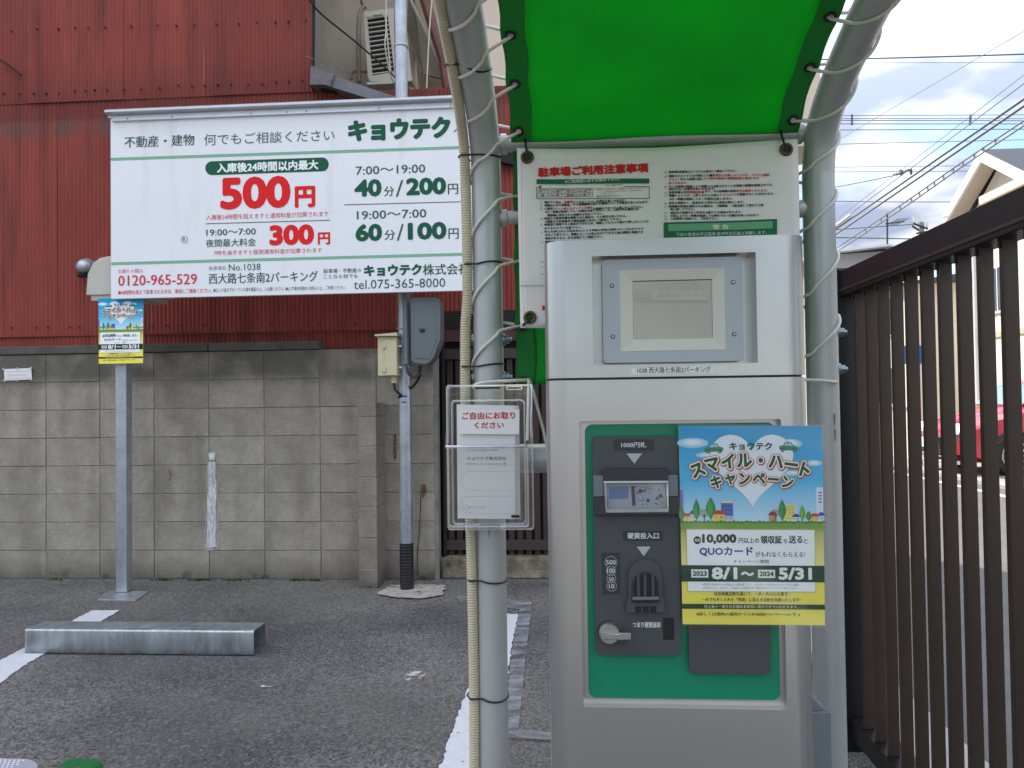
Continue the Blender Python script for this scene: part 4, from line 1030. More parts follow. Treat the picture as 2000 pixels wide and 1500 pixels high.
def tie(px_, py, px1, py1, sag, lab):
    """cable tie round pipe and conduit"""
    yc = pipe_y((py + py1) / 2); a = P(px_, py, yc - .016); b = P(px1, py1, yc)
    cxp = XL; path = []
    path += [Vector((a.x, yc + .0, a.z)), Vector((a.x - .002, yc - .012, a.z)), Vector((a.x + .006, yc - .0285, a.z - sag * .3))]
    for ang in range(-125, 1, 18):
        f = (ang + 125) / 125; r_ = PR + .0022; t_ = math.radians(ang)
        path.append(Vector((cxp + r_ * math.cos(t_), yc + r_ * math.sin(t_), a.z + (b.z - a.z) * f - sag * math.sin(math.pi * min(1, f * .9 + .1)))))
    back = [Vector((cxp + (PR + .0022) * math.cos(math.radians(g_)), yc + (PR + .0022) * math.sin(math.radians(g_)), b.z + (a.z - b.z) * g_ / 180)) for g_ in (30, 60, 90, 120, 150)]
    path += back; path.append(Vector((a.x, yc + .006, a.z)))
    return tag(MB().tube(path, .0019, 8).build('cable_tie', blackp), lab, 'cable tie', 'black cable ties round the left frame pipe')
for args in ((869, 124, 958, 128, .024, 'highest black cable tie, looped loosely round the sloping left pipe'), (897, 305, 976, 308, .004, 'black cable tie round the left pipe just below the bend'),
             (905, 518, 981, 514, -.002, 'black cable tie round the left pipe level with the base of the price sign'), (900, 717, 984, 711, -.002, 'black cable tie round the left pipe between the two bolts'),
             (913, 1131, 988, 1131, .004, 'black cable tie round the left pipe below the leaflet holder'), (914, 1359, 992, 1356, .006, 'lowest black cable tie round the left pipe')): tie(*args)

# ================================================================== NOTICE BANNER
NY = 1.495
ban = thing('rules_banner', 'off-white vinyl banner of parking rules hanging behind the payment machine', 'banner', P(1280, 640, NY))
def wave(x, z): return .0022 * math.sin(x * 19 + z * 5) + .0012 * math.sin(z * 31 + x * 7)
c5 = crop(980, 250, 3.226)
top = [(95, 125), (160, 128), (420, 132), (700, 132), (950, 128), (1200, 112), (1500, 92), (1862, 72)]
tops = [c5(*q) for q in top]
def topy(px_):
    for (xa, ya), (xb, yb_) in zip(tops, tops[1:]):
        if xa <= px_ <= xb: return ya + (yb_ - ya) * (px_ - xa) / (xb - xa)
    return tops[0][1] if px_ < tops[0][0] else tops[-1][1]
vs = []; fs = []; nu, nv = 40, 28
for j in range(nv + 1):
    for i in range(nu + 1):
        f = j / nv; xl = 1009.5 + 7 * f; xr = 1557 + 10 * f; x = xl + (xr - xl) * i / nu; yt = topy(x); y = yt + (641 - yt) * f; p = P(x, y, NY); vs.append((p.x, NY + wave(p.x, p.z), p.z))
for j in range(nv):
    for i in range(nu): a = j * (nu + 1) + i; fs.append((a, a + nu + 1, a + nu + 2, a + 1))
mb = MB(); mb.add(vs, fs); o = mb.build('vinyl_sheet', vinylw, ban, smooth=80); sm_ = o.modifiers.new('t', 'SOLIDIFY'); sm_.thickness = .0008; sm_.offset = 1
pr = Print(NY - .0024, disp=wave, step=.00025)
BK = (14, 16, 16); R2 = (206, 44, 38); G2 = (34, 110, 74); G3 = (112, 172, 130); WT = (225, 225, 205)
def t5(s, xl, yb, xr, h, col, bold=0, res=1, layer=3): x, y = c5(xl, yb); pr.text(s, x, y, c5(xr, 0)[0], h / 3.226, col, bold, res, layer)
t5('駐車場ご利用注意事項', 228, 306, 925, 60, R2, .055, 2)
pr.rect(*c5(219, 320), *c5(929, 350), G2, 1, nx=12, slope=.0)
t5('※ご利用前に必ずお読み下さい。', 400, 346, 745, 22, WT, .02)
for q in ([(219, 370), (929, 370), (929, 444), (219, 444), (219, 370)],): pr.line([c5(*p) for p in q], 1.1, BK, 1)
pr.rect(*c5(232, 360), *c5(768, 378), vinylw, 2)
t5('駐車できる車輌規格', 234, 381, 412, 20, BK, .03); t5('※積載物または取付物を含めて下記の通りです。', 424, 378, 765, 14, BK, .0)
for y in (386, 410, 433): pr.line([c5(228, y), c5(572, y - 2)], .6, BK, 3)
for x in (228, 286, 400, 458, 572): pr.line([c5(x, 386), c5(x, 433)], .6, BK, 3)
for s_, x, y, w in (('長さ', 234, 407, 44), ('5.0m以下', 292, 407, 98), ('高さ', 408, 407, 44), ('2.0m以下', 464, 406, 100), ('幅', 246, 431, 22), ('1.9m以下', 292, 431, 98), ('重量', 408, 431, 44), ('2.0t以下', 464, 430, 100)): t5(s_, x, y, x + w, 18, BK, .01)
t5('●改造車(ローダウン車、エアロパーツ装着車等)は、一部駐車できない場合があります。', 600, 394, 915, 9, BK); t5('これらの車輌が原因で万一破損した場合は、一切の責任を負いません。', 625, 406, 885, 9, R2); t5('お支払い頂きます。', 625, 418, 720, 9, BK); t5('●規格外車輌は駐車ご遠慮下さい。', 600, 436, 755, 10, BK)
L1 = [('1.', 245, 476), ('2.', 242, 496), ('3.', 242, 516), ('4.', 245, 580), ('5.', 245, 618), ('6.', 245, 664), ('7.', 248, 728), ('8.', 268, 788), ('9.', 268, 818), ('10.', 245, 850), ('11.', 246, 884), ('12.', 246, 926)]
for n_, x, y in L1: t5(n_, x, y, x + (16 if len(n_) < 3 else 24), 13, BK)
body = [('場内での', 268, 335, BK, '事故、盗難等', 337, 448, 'につきましては一切責任を負いかねます。', 450, 785, 475),
        ('車輌内にある貴重品、その他積載物に関する損害については責任を負いかねます。', 268, 925, BK, None, 0, 0, None, 0, 0, 495),
        ('入庫前に', 268, 335, BK, 'ロック板が上がっている場合', 337, 574, 'は故障中ですので入庫しないで下さい。', 576, 890, 516),
        ('※万一車輌が破損しても一切責任は負いません。又、入庫された場合には', 272, 865, BK, None, 0, 0, None, 0, 0, 537),
        ('精算機に表示された金額をお支払い下さい。', 288, 640, BK, None, 0, 0, None, 0, 0, 558),
        ('間違えた駐車位置を精算された場合は、その責任は負いません。', 268, 790, BK, None, 0, 0, None, 0, 0, 578),
        ('※間違えた駐車番号の精算金額と双方にて解決して下さい。', 272, 760, BK, None, 0, 0, None, 0, 0, 598),
        ('精算前に乗車すると車体が下がるため、精算してもロック板が下降しないことが', 268, 925, BK, None, 0, 0, None, 0, 0, 617),
        ('ありますのでご注意下さい。', 268, 505, BK, None, 0, 0, None, 0, 0, 640),
        ('車止め(車止めの不具合含む)による車輌の破損は補償いたしかねますので、', 268, 900, BK, None, 0, 0, None, 0, 0, 662),
        ('予めご了承下さい。車輌によっては車止めまで下がると後方壁等に接触する', 272, 890, BK, None, 0, 0, None, 0, 0, 682),
        ('場合があります。必ず目視にてご確認下さい。', 272, 640, BK, None, 0, 0, None, 0, 0, 703),
        ('精算済みの車輌は速やかに出庫して下さい。', 272, 640, BK, None, 0, 0, None, 0, 0, 727)]
for a, xa, xb, col, m_, ma, mb_, e_, ea, eb, y in body:
    t5(a, xa, y, xb, 16, col, .03)
    if m_: t5(m_, ma, y, mb_, 16, R2, .03); t5(e_, ea, y, eb, 16, BK, .03)
c9 = [('13.', '駐車場利用者同士のトラブルは双方にて解決して下さい。', 1052, 1480, 284, BK, 10), ('14.', '満車などのトラブルが発生した場合', 1052, 1345, 310, BK, 8), ('', '強引に出庫しようとせず、すぐにご連絡', 1347, 1685, 302, R2, 0),
      ('', '下さい。', 1052, 1115, 332, R2, 2), ('', 'また入出庫に際して', 1125, 1290, 328, BK, 4), ('', 'の待ち時間の損害賠償も弊社では', 1292, 1620, 322, R2, 0), ('', '負いかねます。', 1052, 1170, 353, R2, 2),
      ('15.', '万一お客様の問題により車輌に入出庫されたことが原因で車輌を破損されても、', 1052, 1710, 376, BK, 12), ('', '弊社では一切責任を負いかねます。', 1055, 1345, 392, BK, 6),
      ('16.', '当駐車場は', 1052, 1145, 412, BK, 2), ('', '時間貸駐車場', 1147, 1278, 410, R2, 2), ('', 'です。その他車輌の駐車は', 1280, 1495, 404, BK, 4), ('', '不正駐車となります。', 1497, 1675, 400, R2, 0),
      ('17.', '車種によっては、上昇したロック板に', 1052, 1372, 432, BK, 6), ('', 'すべてのドア', 1374, 1480, 426, R2, 2), ('', 'が接触することがあります。', 1482, 1715, 422, BK, 2), ('', '※万一車輌が破損しても一切責任は負いません。', 1055, 1458, 454, BK, 6),
      ('18.', '当社の承諾なく、駐車以外の目的での使用は禁止します。', 1052, 1530, 478, BK, 8), ('19.', '再度最大料金を適用される場合は、ご精算後、一度出庫して頂きその後', 1052, 1650, 500, BK, 10), ('', '再入庫して下さい。', 1060, 1218, 518, BK, 2),
      ('20.', '規定内の車輌でもご利用をお断りする場合があります。', 1062, 1515, 540, BK, 8), ('21.', '天災により万一車輌が破損しても弊社では一切責任を負いかねます。', 1062, 1625, 560, BK, 8), ('22.', '上記事項に同意の上、ご利用下さい。', 1062, 1368, 578, BK, 4)]
for n_, s_, xa, xb, y, col, dr in c9:
    x, yy = c5(xa, y + 2); pr.text(s_, x, yy, c5(xb, 0)[0], 16 / 3.226, col, .03, 1, 3, yb2=yy - dr / 3.226)
    if n_: t5(n_, 1024, y + 4, 1044, 13, BK)
pr.rect(*c5(1020, 596), *c5(1736, 780), G2, 1, 16, 4, slope=-.034); pr.rect(*c5(1048, 607), *c5(1708, 652), G3, 2, 16, 2, slope=-.032)
t5('警 告', 1330, 638, 1432, 30, WT, .03, 2, 4); t5('下記の駐車は不正駐車,及び不正行為と判断します。', 1098, 686, 1672, 24, WT, .01, 1, 4)
pr.line([(1016, 558), (1200, 556)], 1.2, G3, 1); pr.text('■', 1059, 606, 1066, 9, R2, 0)
for (pa, pb) in (((1018, 298), (1020, 560)), ((1020, 560), (1024, 630))): pr.line([pa, pb], .5, (150, 148, 128), 1)
pr.build(ban)
strap = lambda pts, lab: tag(MB().tube(smooth_path(pts), .0024, 8).build('strap', blackp), lab, 'strap', 'black straps tying up the banner')
for (ex, ey), hk in (((1029.5, 306), 1), ((1535.5, 292), 1), ((1035, 620), 0)):
    c = P(ex, ey, NY - .004); c.y = NY + wave(c.x, c.z) - .003
    eyelet(c, (0, 1, 0), .0098, ban, brass, hole=holeg)
cbx = P(1027, 285, FY)
strap([P(1029.5, 306, NY - .012), P(1028, 292, NY - .014), P(1026, 277, FY - .03), Vector((P(1025, 265, FY - .02).x, FY - .0, BZ1 + .020)), Vector((P(1025, 265, FY).x, FY + .02, BZ1))], 'black strap tying the top left banner corner to the crossbar')
strap([P(1535.5, 292, NY - .012), P(1530, 275, NY - .02), P(1526, 262, FY - .03), Vector((P(1524, 258, FY).x, FY, BZ1 + .020)), Vector((P(1524, 258, FY).x, FY + .02, BZ1))], 'black strap tying the top right banner corner to the crossbar')
strap([P(1035, 621, NY - .01), P(1025, 632, NY - .015), P(1014, 641, FY - .02), P(1004, 645, FY)], 'black strap at the lower left banner eyelet')

# ================================================================== PAYMENT MACHINE
MY = 1.20
mc = thing('payment_machine', 'silver parking payment machine with a green payment panel and a pale screen', 'payment machine', (P(1320, 1400, MY).x, MY + .15, 0))
mx0 = P(1065, 740, MY).x; mx1 = P(1571, 740, MY).x + .0105; RM = .034; DEPM = .27
ztop = P(1315, 464, MY).z; zsp = P(1315, 737.5, MY).z; gap = .0035
def shell(name, za, zb, topbev):
    pts = []
    for i in range(9): a = math.radians(180 + 90 * i / 8); pts.append((mx0 + RM + RM * math.cos(a), MY + RM + RM * math.sin(a)))
    for i in range(9): a = math.radians(270 + 90 * i / 8); pts.append((mx1 - RM + RM * math.cos(a), MY + RM + RM * math.sin(a)))
    pts += [(mx1, MY + DEPM), (mx0, MY + DEPM)]
    mb = MB(); mb.prism([(x, y, za) for x, y in pts], (0, 0, zb - za)); return mb.build(name, silver, mc, smooth=35)
up = shell('upper_housing', zsp + gap / 2, ztop, 1); lo = shell('lower_housing', .03, zsp - gap / 2, 1)
def cutter(x0, x1, z0, z1, r, yb_):
    mb = MB(); mb.prism([(x, MY - .05, z) for x, z in rrect(x0, x1, z0, z1, r, 4)], (0, yb_ - MY + .05, 0)); return mb.build('cutter', silver, None)
c4 = crop(1040, 480, 3.571)
ux0, ux1, uz0, uz1 = P(1157.5, 600, MY).x, P(1478, 600, MY).x, P(1318, 711, MY).z, P(1318, 496.5, MY).z
boolean(up, cutter(ux0, ux1, uz0, uz1, .002, MY + .034))
lx0, lx1, lz0, lz1 = P(1135, 1100, MY).x, P(1531, 1100, MY).x, P(1330, 1383, MY).z, P(1330, 821, MY).z
boolean(lo, cutter(lx0, lx1, lz0, lz1, .004, MY + .016))
for o in (up, lo):
    bv = o.modifiers.new('bevel', 'BEVEL'); bv.width = .0028; bv.segments = 3; bv.limit_method = 'ANGLE'; bv.angle_limit = math.radians(50); bv.harden_normals = True
pts = [(mx0 + RM + (RM - .005) * math.cos(math.radians(180 + 90 * i / 8)), MY + RM + (RM - .005) * math.sin(math.radians(180 + 90 * i / 8))) for i in range(9)] + [(mx1 - RM + (RM - .005) * math.cos(math.radians(270 + 90 * i / 8)), MY + RM + (RM - .005) * math.sin(math.radians(270 + 90 * i / 8))) for i in range(9)] + [(mx1 - .005, MY + .2), (mx0 + .005, MY + .2)]
MB().prism([(x, y, zsp - .006) for x, y in pts], (0, 0, .012)).build('joint_seal', blackp, mc, smooth=0)
box('plinth', mx0 + .01, mx1 - .01, MY + .02, MY + DEPM - .01, 0, .032, greyd, mc, bevel=0)
# screen plate with bezel, lcd and four screws
YS = MY + .012
def pxr(x0, y0, x1, y1, Y):
    xm, ym = (x0 + x1) / 2, (y0 + y1) / 2
    return P(x0, ym, Y).x, P(x1, ym, Y).x, P(xm, y1, Y).z, P(xm, y0, Y).z
q = pxr(1177, 504, 1451.5, 707, YS)
plt_ = plate('screen_plate', *q, .006, YS, MY + .033, silverb, mc, bevel=.0018)
q = pxr(1213, 527, 1415, 684, YS); q2 = pxr(1236, 547, 1391, 662, YS + .004)
mb = MB(); vs = [(q[0], YS - .0005, q[2]), (q[1], YS - .0005, q[2]), (q[1], YS - .0005, q[3]), (q[0], YS - .0005, q[3]), (q2[0], YS + .003, q2[2]), (q2[1], YS + .003, q2[2]), (q2[1], YS + .003, q2[3]), (q2[0], YS + .003, q2[3])]
o_ = .0022; vs2 = [(q[0] - o_, YS + .0006, q[2] - o_), (q[1] + o_, YS + .0006, q[2] - o_), (q[1] + o_, YS + .0006, q[3] + o_), (q[0] - o_, YS + .0006, q[3] + o_)]
fs = []
for i in range(4): j = (i + 1) % 4; fs.append((i, j, 4 + j, 4 + i)); fs.append((8 + i, 8 + j, j, i))
# the plate is opened for the sloping bezel
cmb_ = MB(); cmb_.box(q[0] + .0005, q[1] - .0005, YS - .01, YS + .012, q[2] + .0005, q[3] - .0005); 
plt_.modifiers.clear(); boolean(plt_, cmb_.build('cutter', silverb, None)); bv = plt_.modifiers.new('bevel', 'BEVEL'); bv.width = .0015; bv.segments = 2; bv.limit_method = 'ANGLE'; bv.angle_limit = math.radians(60)
mb.add([Vector(v) - Vector((0, .0003, 0)) for v in vs] + vs2, fs); mb.build('screen_bezel', bezel, mc, smooth=0)
q3 = pxr(1237.5, 550, 1389.5, 661, YS + .004)
box('screen', q3[0] - .001, q3[1] + .001, YS + .0034, YS + .006, q3[2] - .001, q3[3] + .001, lcd, mc, bevel=0)
pr = Print(YS + .0030, step=.0001)
GH = mat('ghost_pixels', (.455, .43, .355), .2); GL = mat('ghost_pixels_light', (.54, .51, .43), .2)
pr.rect(1245, 588, 1383, 590, GH, 1); pr.rect(1276, 568, 1382, 586, GL, 1); pr.text('精算番号を入力', 1284, 584, 1380, 14, GH, .01, 1, 2); pr.rect(1240, 571, 1268, 585, GH, 1); pr.build(mc, 'screen_ghosting', 'screen_lettering')
for x, y in ((1195, 558), (1432, 551), (1197, 657.5), (1434, 652.5)):
    p = P(x, y, YS); mb = MB(); mb.tube([(p.x, YS + .001, p.z), (p.x, YS - .0004, p.z)], .0034, 20); a = mb.build('screw_recess', greyd, mc)
    mb = MB(); mb.tube([(p.x, YS, p.z), (p.x, YS - .0016, p.z)], .0023, 16, radii=[.0025, .0019]); mb.box(p.x - .0018, p.x + .0018, YS - .0017, YS - .0016, p.z - .0003, p.z + .0003); mb.build('screw', chrome, mc)
# printed strip label
q = pxr(1233, 717.5, 1402, 730.5, MY - .0004); MB().prism([(q[0], MY - .0003, q[2] - .0002), (q[1], MY - .0003, q[2] + .0008), (q[1], MY - .0003, q[3] + .0008), (q[0], MY - .0003, q[3] - .0002)], (0, -.0003, 0)).build('label_strip', paper, mc, smooth=0)
pr = Print(MY - .0007, step=.0001); pr.text('1038 西大路七条南2パーキング', 1245, 729.5, 1388, 12, (58, 58, 60), .006, 2, 1); pr.build(mc)
# green payment panel
YG = MY + .0135
q = pxr(1146, 827, 1519, 1365, YG)
plate('panel_tray', lx0 + .0035, lx1 - .0035, lz0 + .0035, lz1 - .0035, .004, YG + .001, MY + .0165, silver, mc, bevel=.001)
plate('green_panel', *q, .012, YG - .0005, YG + .004, greenp, mc, bevel=.0008)
YM = MY + .001
q = pxr(1160, 852, 1327, 1279.5, YM)
plate('payment_module', *q, .008, YM, YG, greyp, mc, bevel=.0022, bseg=3)
q = pxr(1342, 856, 1501, 1317, YM + .004); plate('cover_plate', *q, .009, YM + .004, YG, greyp, mc, bevel=.0022, bseg=3)
c6b = crop(1120, 820, 3)
def mq(x0, y0, x1, y1, Y=None):
    a = c6b(x0, y0); b = c6b(x1, y1); return pxr(a[0], a[1], b[0], b[1], YM if Y is None else Y)
for (nm, r_) in (('bill_label', (238, 115, 472, 180)), ('coin_label', (290, 650, 525, 710)), ('coin_value_label', (168, 778, 272, 1022))):
    q = mq(*r_); plate(nm, *q, .0008, YM - .0006, YM + .0005, greyd, mc, bevel=0)
for (xa, xb, ya, yb_) in ((310, 403, 197, 258), (370, 453, 742, 800)):
    a, b, c_ = c6b(xa, ya), c6b(xb, ya), c6b((xa + xb) / 2, yb_)
    MB().prism([P(*a, YM), P(*b, YM), P(*c_, YM)], (0, -.0012, 0)).build('arrow_mark', tri, mc, bevel=.0005)
    MB().prism([P(a[0] - 1.5, a[1] - 1.6, YM), P(b[0] + 1.5, b[1] - 1.6, YM), P(b[0], b[1] + .2, YM), P(*a, YM)], (0, -.0004, 0)).build('arrow_shadow_line', greyd, mc, smooth=0)
pr = Print(YM - .0008, step=.0001); LW = (214, 218, 220)
def t6(s, xl, yb, xr, h, bold=.01, res=2): x, y = c6b(xl, yb); pr.text(s, x, y, c6b(xr, 0)[0], h / 3, LW, bold, res, 1)
t6('1000円札', 280, 164, 428, 34, .016); t6('硬貨投入口', 317, 697, 500, 36, .02)
pr.Y = YM - .0004; t6('つまり硬貨返却', 348, 1217, 510, 34, .02); pr.Y = YM - .0008
for s_, x, y, r_ in (('500', 220, 835, 36), ('100', 220, 885, 28), ('50', 222, 930, 27), ('10', 224, 975, 29)):
    a = c6b(x, y); pr.ring(a[0], a[1], r_ / 3, .5, LW, 1); w = r_ * (.78 if len(s_) == 3 else .55)
    t6(s_, x - w, y + 14, x + w, 28 if s_ != '50' else 22, .012)
pr.build(mc)
# bill slot unit
def mprism(name, pts, y0, y1, m, bevel=.0008, par=None):
    return MB().prism([(P(*c6b(*p_), YM).x, y0, P(*c6b(*p_), YM).z) for p_ in pts], (0, y1 - y0, 0)).build(name, m, par or mc, bevel=bevel)
mprism('bill_hood', [(172, 283), (548, 283), (552, 352), (172, 352)], YM - .012, YM + .001, greyd, .002)
mprism('bill_side_block', [(114, 323), (173, 323), (176, 445), (118, 447)], YM - .010, YM + .001, greyl, .001)
mprism('bill_side_block', [(546, 320), (606, 320), (608, 443), (549, 445)], YM - .010, YM + .001, greyl, .001)
mprism('bill_base', [(118, 448), (186, 448), (190, 540), (548, 538), (552, 446), (610, 444), (612, 553), (122, 555)], YM - .013, YM + .001, greyd, .002)
mprism('bill_slot_floor', [(176, 350), (548, 350), (548, 536), (188, 540)], YM - .003, YM + .0005, mat('bill_slot_inner', (.16, .17, .19), .3), 0)
mprism('chrome_lip', [(174, 353), (548, 351), (549, 364), (174, 367)], YM - .0145, YM - .010, alu, .0008)
def f_win(m, nt, b, N, L, tc, mp): pass
wing = mat('window_print_film', (.42, .44, .48), .12, spec=.8)
wv = mprism('note_window', [(186, 370), (546, 366), (550, 532), (192, 534)], YM - .0125, YM - .0115, clear, 0)
c_ = MB(); 
for pts in ([(176, 366), (190, 366), (196, 534), (184, 535)], [(538, 366), (549, 365), (553, 531), (542, 532)], [(188, 514), (548, 511), (552, 535), (190, 538)]):
    c_.prism([(P(*c6b(*p_), YM).x, YM - .0140, P(*c6b(*p_), YM).z) for p_ in pts], (0, .004, 0))
c_.build('window_frame', clear_edge, mc, bevel=.0006)
# sample note print behind the window, with sky and tree reflections drawn in
pr = Print(YM - .0035, step=.0001)
def pm(pts, col, l=1): pr.poly([c6b(*p_) for p_ in pts], col, l)
pm([(196, 376), (540, 372), (542, 520), (200, 522)], (166, 172, 184)); pm([(206, 392), (322, 390), (322, 462), (208, 466)], (106, 128, 172), 2)
rnd = random.Random(4)
for i in range(26):
    x = 350 + rnd.random() * 175; y = 385 + rnd.random() * 115; pr.line([c6b(x, y), c6b(x + rnd.uniform(-26, 26), y + rnd.uniform(-14, 14))], rnd.uniform(.5, 1.6), random.choice([(58, 58, 60), (86, 88, 92), (40, 42, 46)]), 2)
pm([(338, 392), (356, 388), (366, 500), (344, 505)], (74, 70, 66), 2)
for i in range(6): pr.disc(*c6b(380 + rnd.random() * 140, 400 + rnd.random() * 80), rnd.uniform(2, 4.5), (64, 66, 68), 2, n=9)
pr.build(mc, 'sample_note_print')
# coin slot
def arch(xa, xb, yt, yb_, n=14):
    cx = (xa + xb) / 2; r = (xb - xa) / 2; return [(cx + r * math.cos(math.radians(180 + 180 * i / n)), yt + r + r * math.sin(math.radians(180 + 180 * i / n))) for i in range(n + 1)] + [(xb, yb_), (xa, yb_)]
outer = arch(320, 512, 812, 1040)[:-2] + [(514, 1030), (530, 1060), (535, 1118), (302, 1120), (310, 1062), (322, 1032)]
inner = arch(336, 498, 880, 1062)
mprism('coin_surround', outer, YM - .010, YM + .001, greyp, .0035)
mprism('coin_throat', inner, YM - .0113, YM - .0098, greyd, .001)
mprism('coin_throat_void', arch(348, 488, 890, 1058), YM - .0118, YM - .0112, mat('coin_void', (.008, .009, .012), .35), 0)
for xa in (362, 400, 446): mprism('coin_rib', [(xa + 4, 894), (xa + 20, 892), (xa + 24, 1035), (xa + 6, 1037)], YM - .0160, YM - .0115, greyp, .0012)
mprism('coin_ledge', [(342, 1024), (490, 1022), (496, 1040), (340, 1042)], YM - .0165, YM - .0112, greyl, .001)
for xa in (358, 402, 446): mprism('coin_outlet', [(xa, 1082), (xa + 36, 1082), (xa + 34, 1118), (xa + 2, 1118)], YM - .0108, YM - .0098, MATS['coin_void'], 0)
# return lever
p = P(*c6b(208, 1243), YM)
mb = MB(); mb.tube([(p.x, YM + .001, p.z), (p.x, YM - .0008, p.z)], .0180, 32); mb.build('knob_recess', blackp, mc)
mprism('lever_sector', [(225, 1178), (318, 1176), (336, 1215), (334, 1270), (298, 1330), (250, 1300), (230, 1260)], YM - .0010, YM + .0005, mat('sector_grey', (.05, .057, .06), .45), .0006)
mb = MB(); mb.tube([(p.x, YM, p.z), (p.x, YM - .010, p.z), (p.x, YM - .012, p.z)], .016, 36, radii=[.0165, .0160, .0145]); mb.build('return_knob', chrome, mc)
mprism('knob_bar', [(160, 1230), (245, 1236), (262, 1228), (332, 1228), (333, 1268), (262, 1270), (245, 1264), (160, 1270)], YM - .019, YM - .011, chrome, .0025)
mprism('coin_return_slot', [(525, 1160), (588, 1158), (588, 1286), (527, 1288)], YM - .0012, YM - .0002, mat('slot_void', (.006, .006, .007), .5), .0004)
mod_ = next(o for o in mc.children if o.name.startswith('payment_module'))
for o in list(mc.children):
    st_ = o.name.split('.')[0]
    if st_ in ('screen_bezel', 'screen', 'screw', 'screw_recess'): o.parent = plt_
    elif st_.startswith(('bill_', 'coin_', 'arrow_', 'chrome_lip', 'window_', 'note_', 'sample_', 'knob_', 'return_knob', 'lever_')): o.parent = mod_
# steel cover behind the machine on its right
gx = thing('steel_cable_cover', 'grey steel cable cover with a sloping top behind the right side of the machine', 'cable cover', (P(1605, 1400, 1.33).x, 1.33, 0))
GY_ = 1.32; g0, g1 = mx1 + .004, P(1616, 1450, GY_).x; zA, zB = P(1605, 1344, GY_).z, P(1605, 1383, GY_).z
MB().prism([(g0, GY_, 0), (g1, GY_, 0), (g1, GY_, zB), (g1 - .006, GY_, zB + .002), (g0, GY_, zA + .01)], (0, .10, 0)).build('cover', steelbox, gx, bevel=.004, bseg=3)
box('flange', g0 + .004, g1 + .004, GY_ - .008, GY_ - .001, 0, zB - .004, steelbox, gx, bevel=.001)

# ================================================================== CAMPAIGN POSTER
PY2 = MY - .004
po = thing('campaign_poster', 'glossy campaign poster stuck on the front of the payment machine', 'poster', P(1470, 1222, PY2))
c7b = crop(1320, 820, 3.571)
cr = [(20, 42), (1020, 42), (1040, 1432), (48, 1425)]
YP = PY2
MB().prism([P(*c7b(*q_), YP) for q_ in cr], (0, .0012, 0)).build('sheet', paper, po, smooth=0)
MB().prism([P(*c7b(*q_), YP - .0035) for q_ in [(8, 28), (1032, 30), (1052, 1446), (38, 1440)]], (0, .0003, 0)).build('clear_sleeve', clearm('clear_sleeve', .015, .35), po, smooth=0)
pr = Print(YP - .0002, step=.0001)
def lerp2(a, b, t): return (a[0] + (b[0] - a[0]) * t, a[1] + (b[1] - a[1]) * t)
def uv(x, y):
    """poster coordinates (crop units, x 0..1000, y 0..1390) to photo pixels"""
    u = x / 1000; v = y / 1390; return c7b(*lerp2(lerp2(cr[0], cr[1], u), lerp2(cr[3], cr[2], u), v))
def pp(pts, col, l=1): pr.poly([uv(*q_) for q_ in pts], col, l)
def skycol(m, nt, b, N, L, tc, mp):
    pos = geo_pos(N); s_ = N('ShaderNodeSeparateXYZ'); L(tc.outputs['Object'], s_.inputs[0])
    z0 = P(*uv(500, 690), YP).z - rootloc(po).z; z1 = P(*uv(500, 0), YP).z - rootloc(po).z
    r = N('ShaderNodeMapRange'); r.inputs[1].default_value = z0; r.inputs[2].default_value = z1; L(s_.outputs[2], r.inputs[0])
    cr_ = N('ShaderNodeValToRGB'); L(r.outputs[0], cr_.inputs[0]); e = cr_.color_ramp.elements
    e[0].position = 0; e[0].color = (*s2l((214, 240, 250)), 1); e[1].position = 1; e[1].color = (*s2l((0, 158, 212)), 1)
    x = e.new(.45); x.color = (*s2l((84, 194, 236)), 1); L(cr_.outputs[0], b.inputs['Base Color'])
psky = mat('printed_sky', (.1, .4, .7), .35, fn=skycol, spec=.18)
def grasscol(m, nt, b, N, L, tc, mp):
    s_ = N('ShaderNodeSeparateXYZ'); L(tc.outputs['Object'], s_.inputs[0])
    z0 = P(*uv(500, 960), YP).z - rootloc(po).z; z1 = P(*uv(500, 672), YP).z - rootloc(po).z
    r = N('ShaderNodeMapRange'); r.inputs[1].default_value = z0; r.inputs[2].default_value = z1; L(s_.outputs[2], r.inputs[0])
    cr_ = N('ShaderNodeValToRGB'); L(r.outputs[0], cr_.inputs[0]); e = cr_.color_ramp.elements
    e[0].position = 0; e[0].color = (*s2l((250, 236, 140)), 1); e[1].position = 1; e[1].color = (*s2l((120, 178, 60)), 1)
    x = e.new(.72); x.color = (*s2l((206, 196, 120)), 1); x = e.new(.86); x.color = (*s2l((130, 170, 70)), 1); L(cr_.outputs[0], b.inputs['Base Color'])
pgrass = mat('printed_meadow', (.3, .5, .1), .35, fn=grasscol, spec=.18)
YL = (252, 236, 96); DGP = (6, 66, 34)
pp([(0, 0), (1000, 0), (1000, 690), (0, 690)], psky, 1); pp([(0, 672), (1000, 668), (1000, 1000), (0, 1000)], pgrass, 2); pp([(0, 1000), (1000, 1000), (1000, 1390), (0, 1390)], YL, 1)
def cloud(x, y, w, h):
    for k in range(4): f = 1 - k * .2; pr.disc(*uv(x, y - k * h * .05), w * f / 3.571, [(170, 216, 236), (200, 230, 242), (226, 242, 248), (248, 252, 253)][k], 2 + k, ry=h * f / 3.571)
cloud(95, 120, 110, 36); cloud(205, 205, 90, 22); cloud(770, 125, 90, 34); cloud(940, 260, 60, 22); cloud(790, 330, 80, 20)
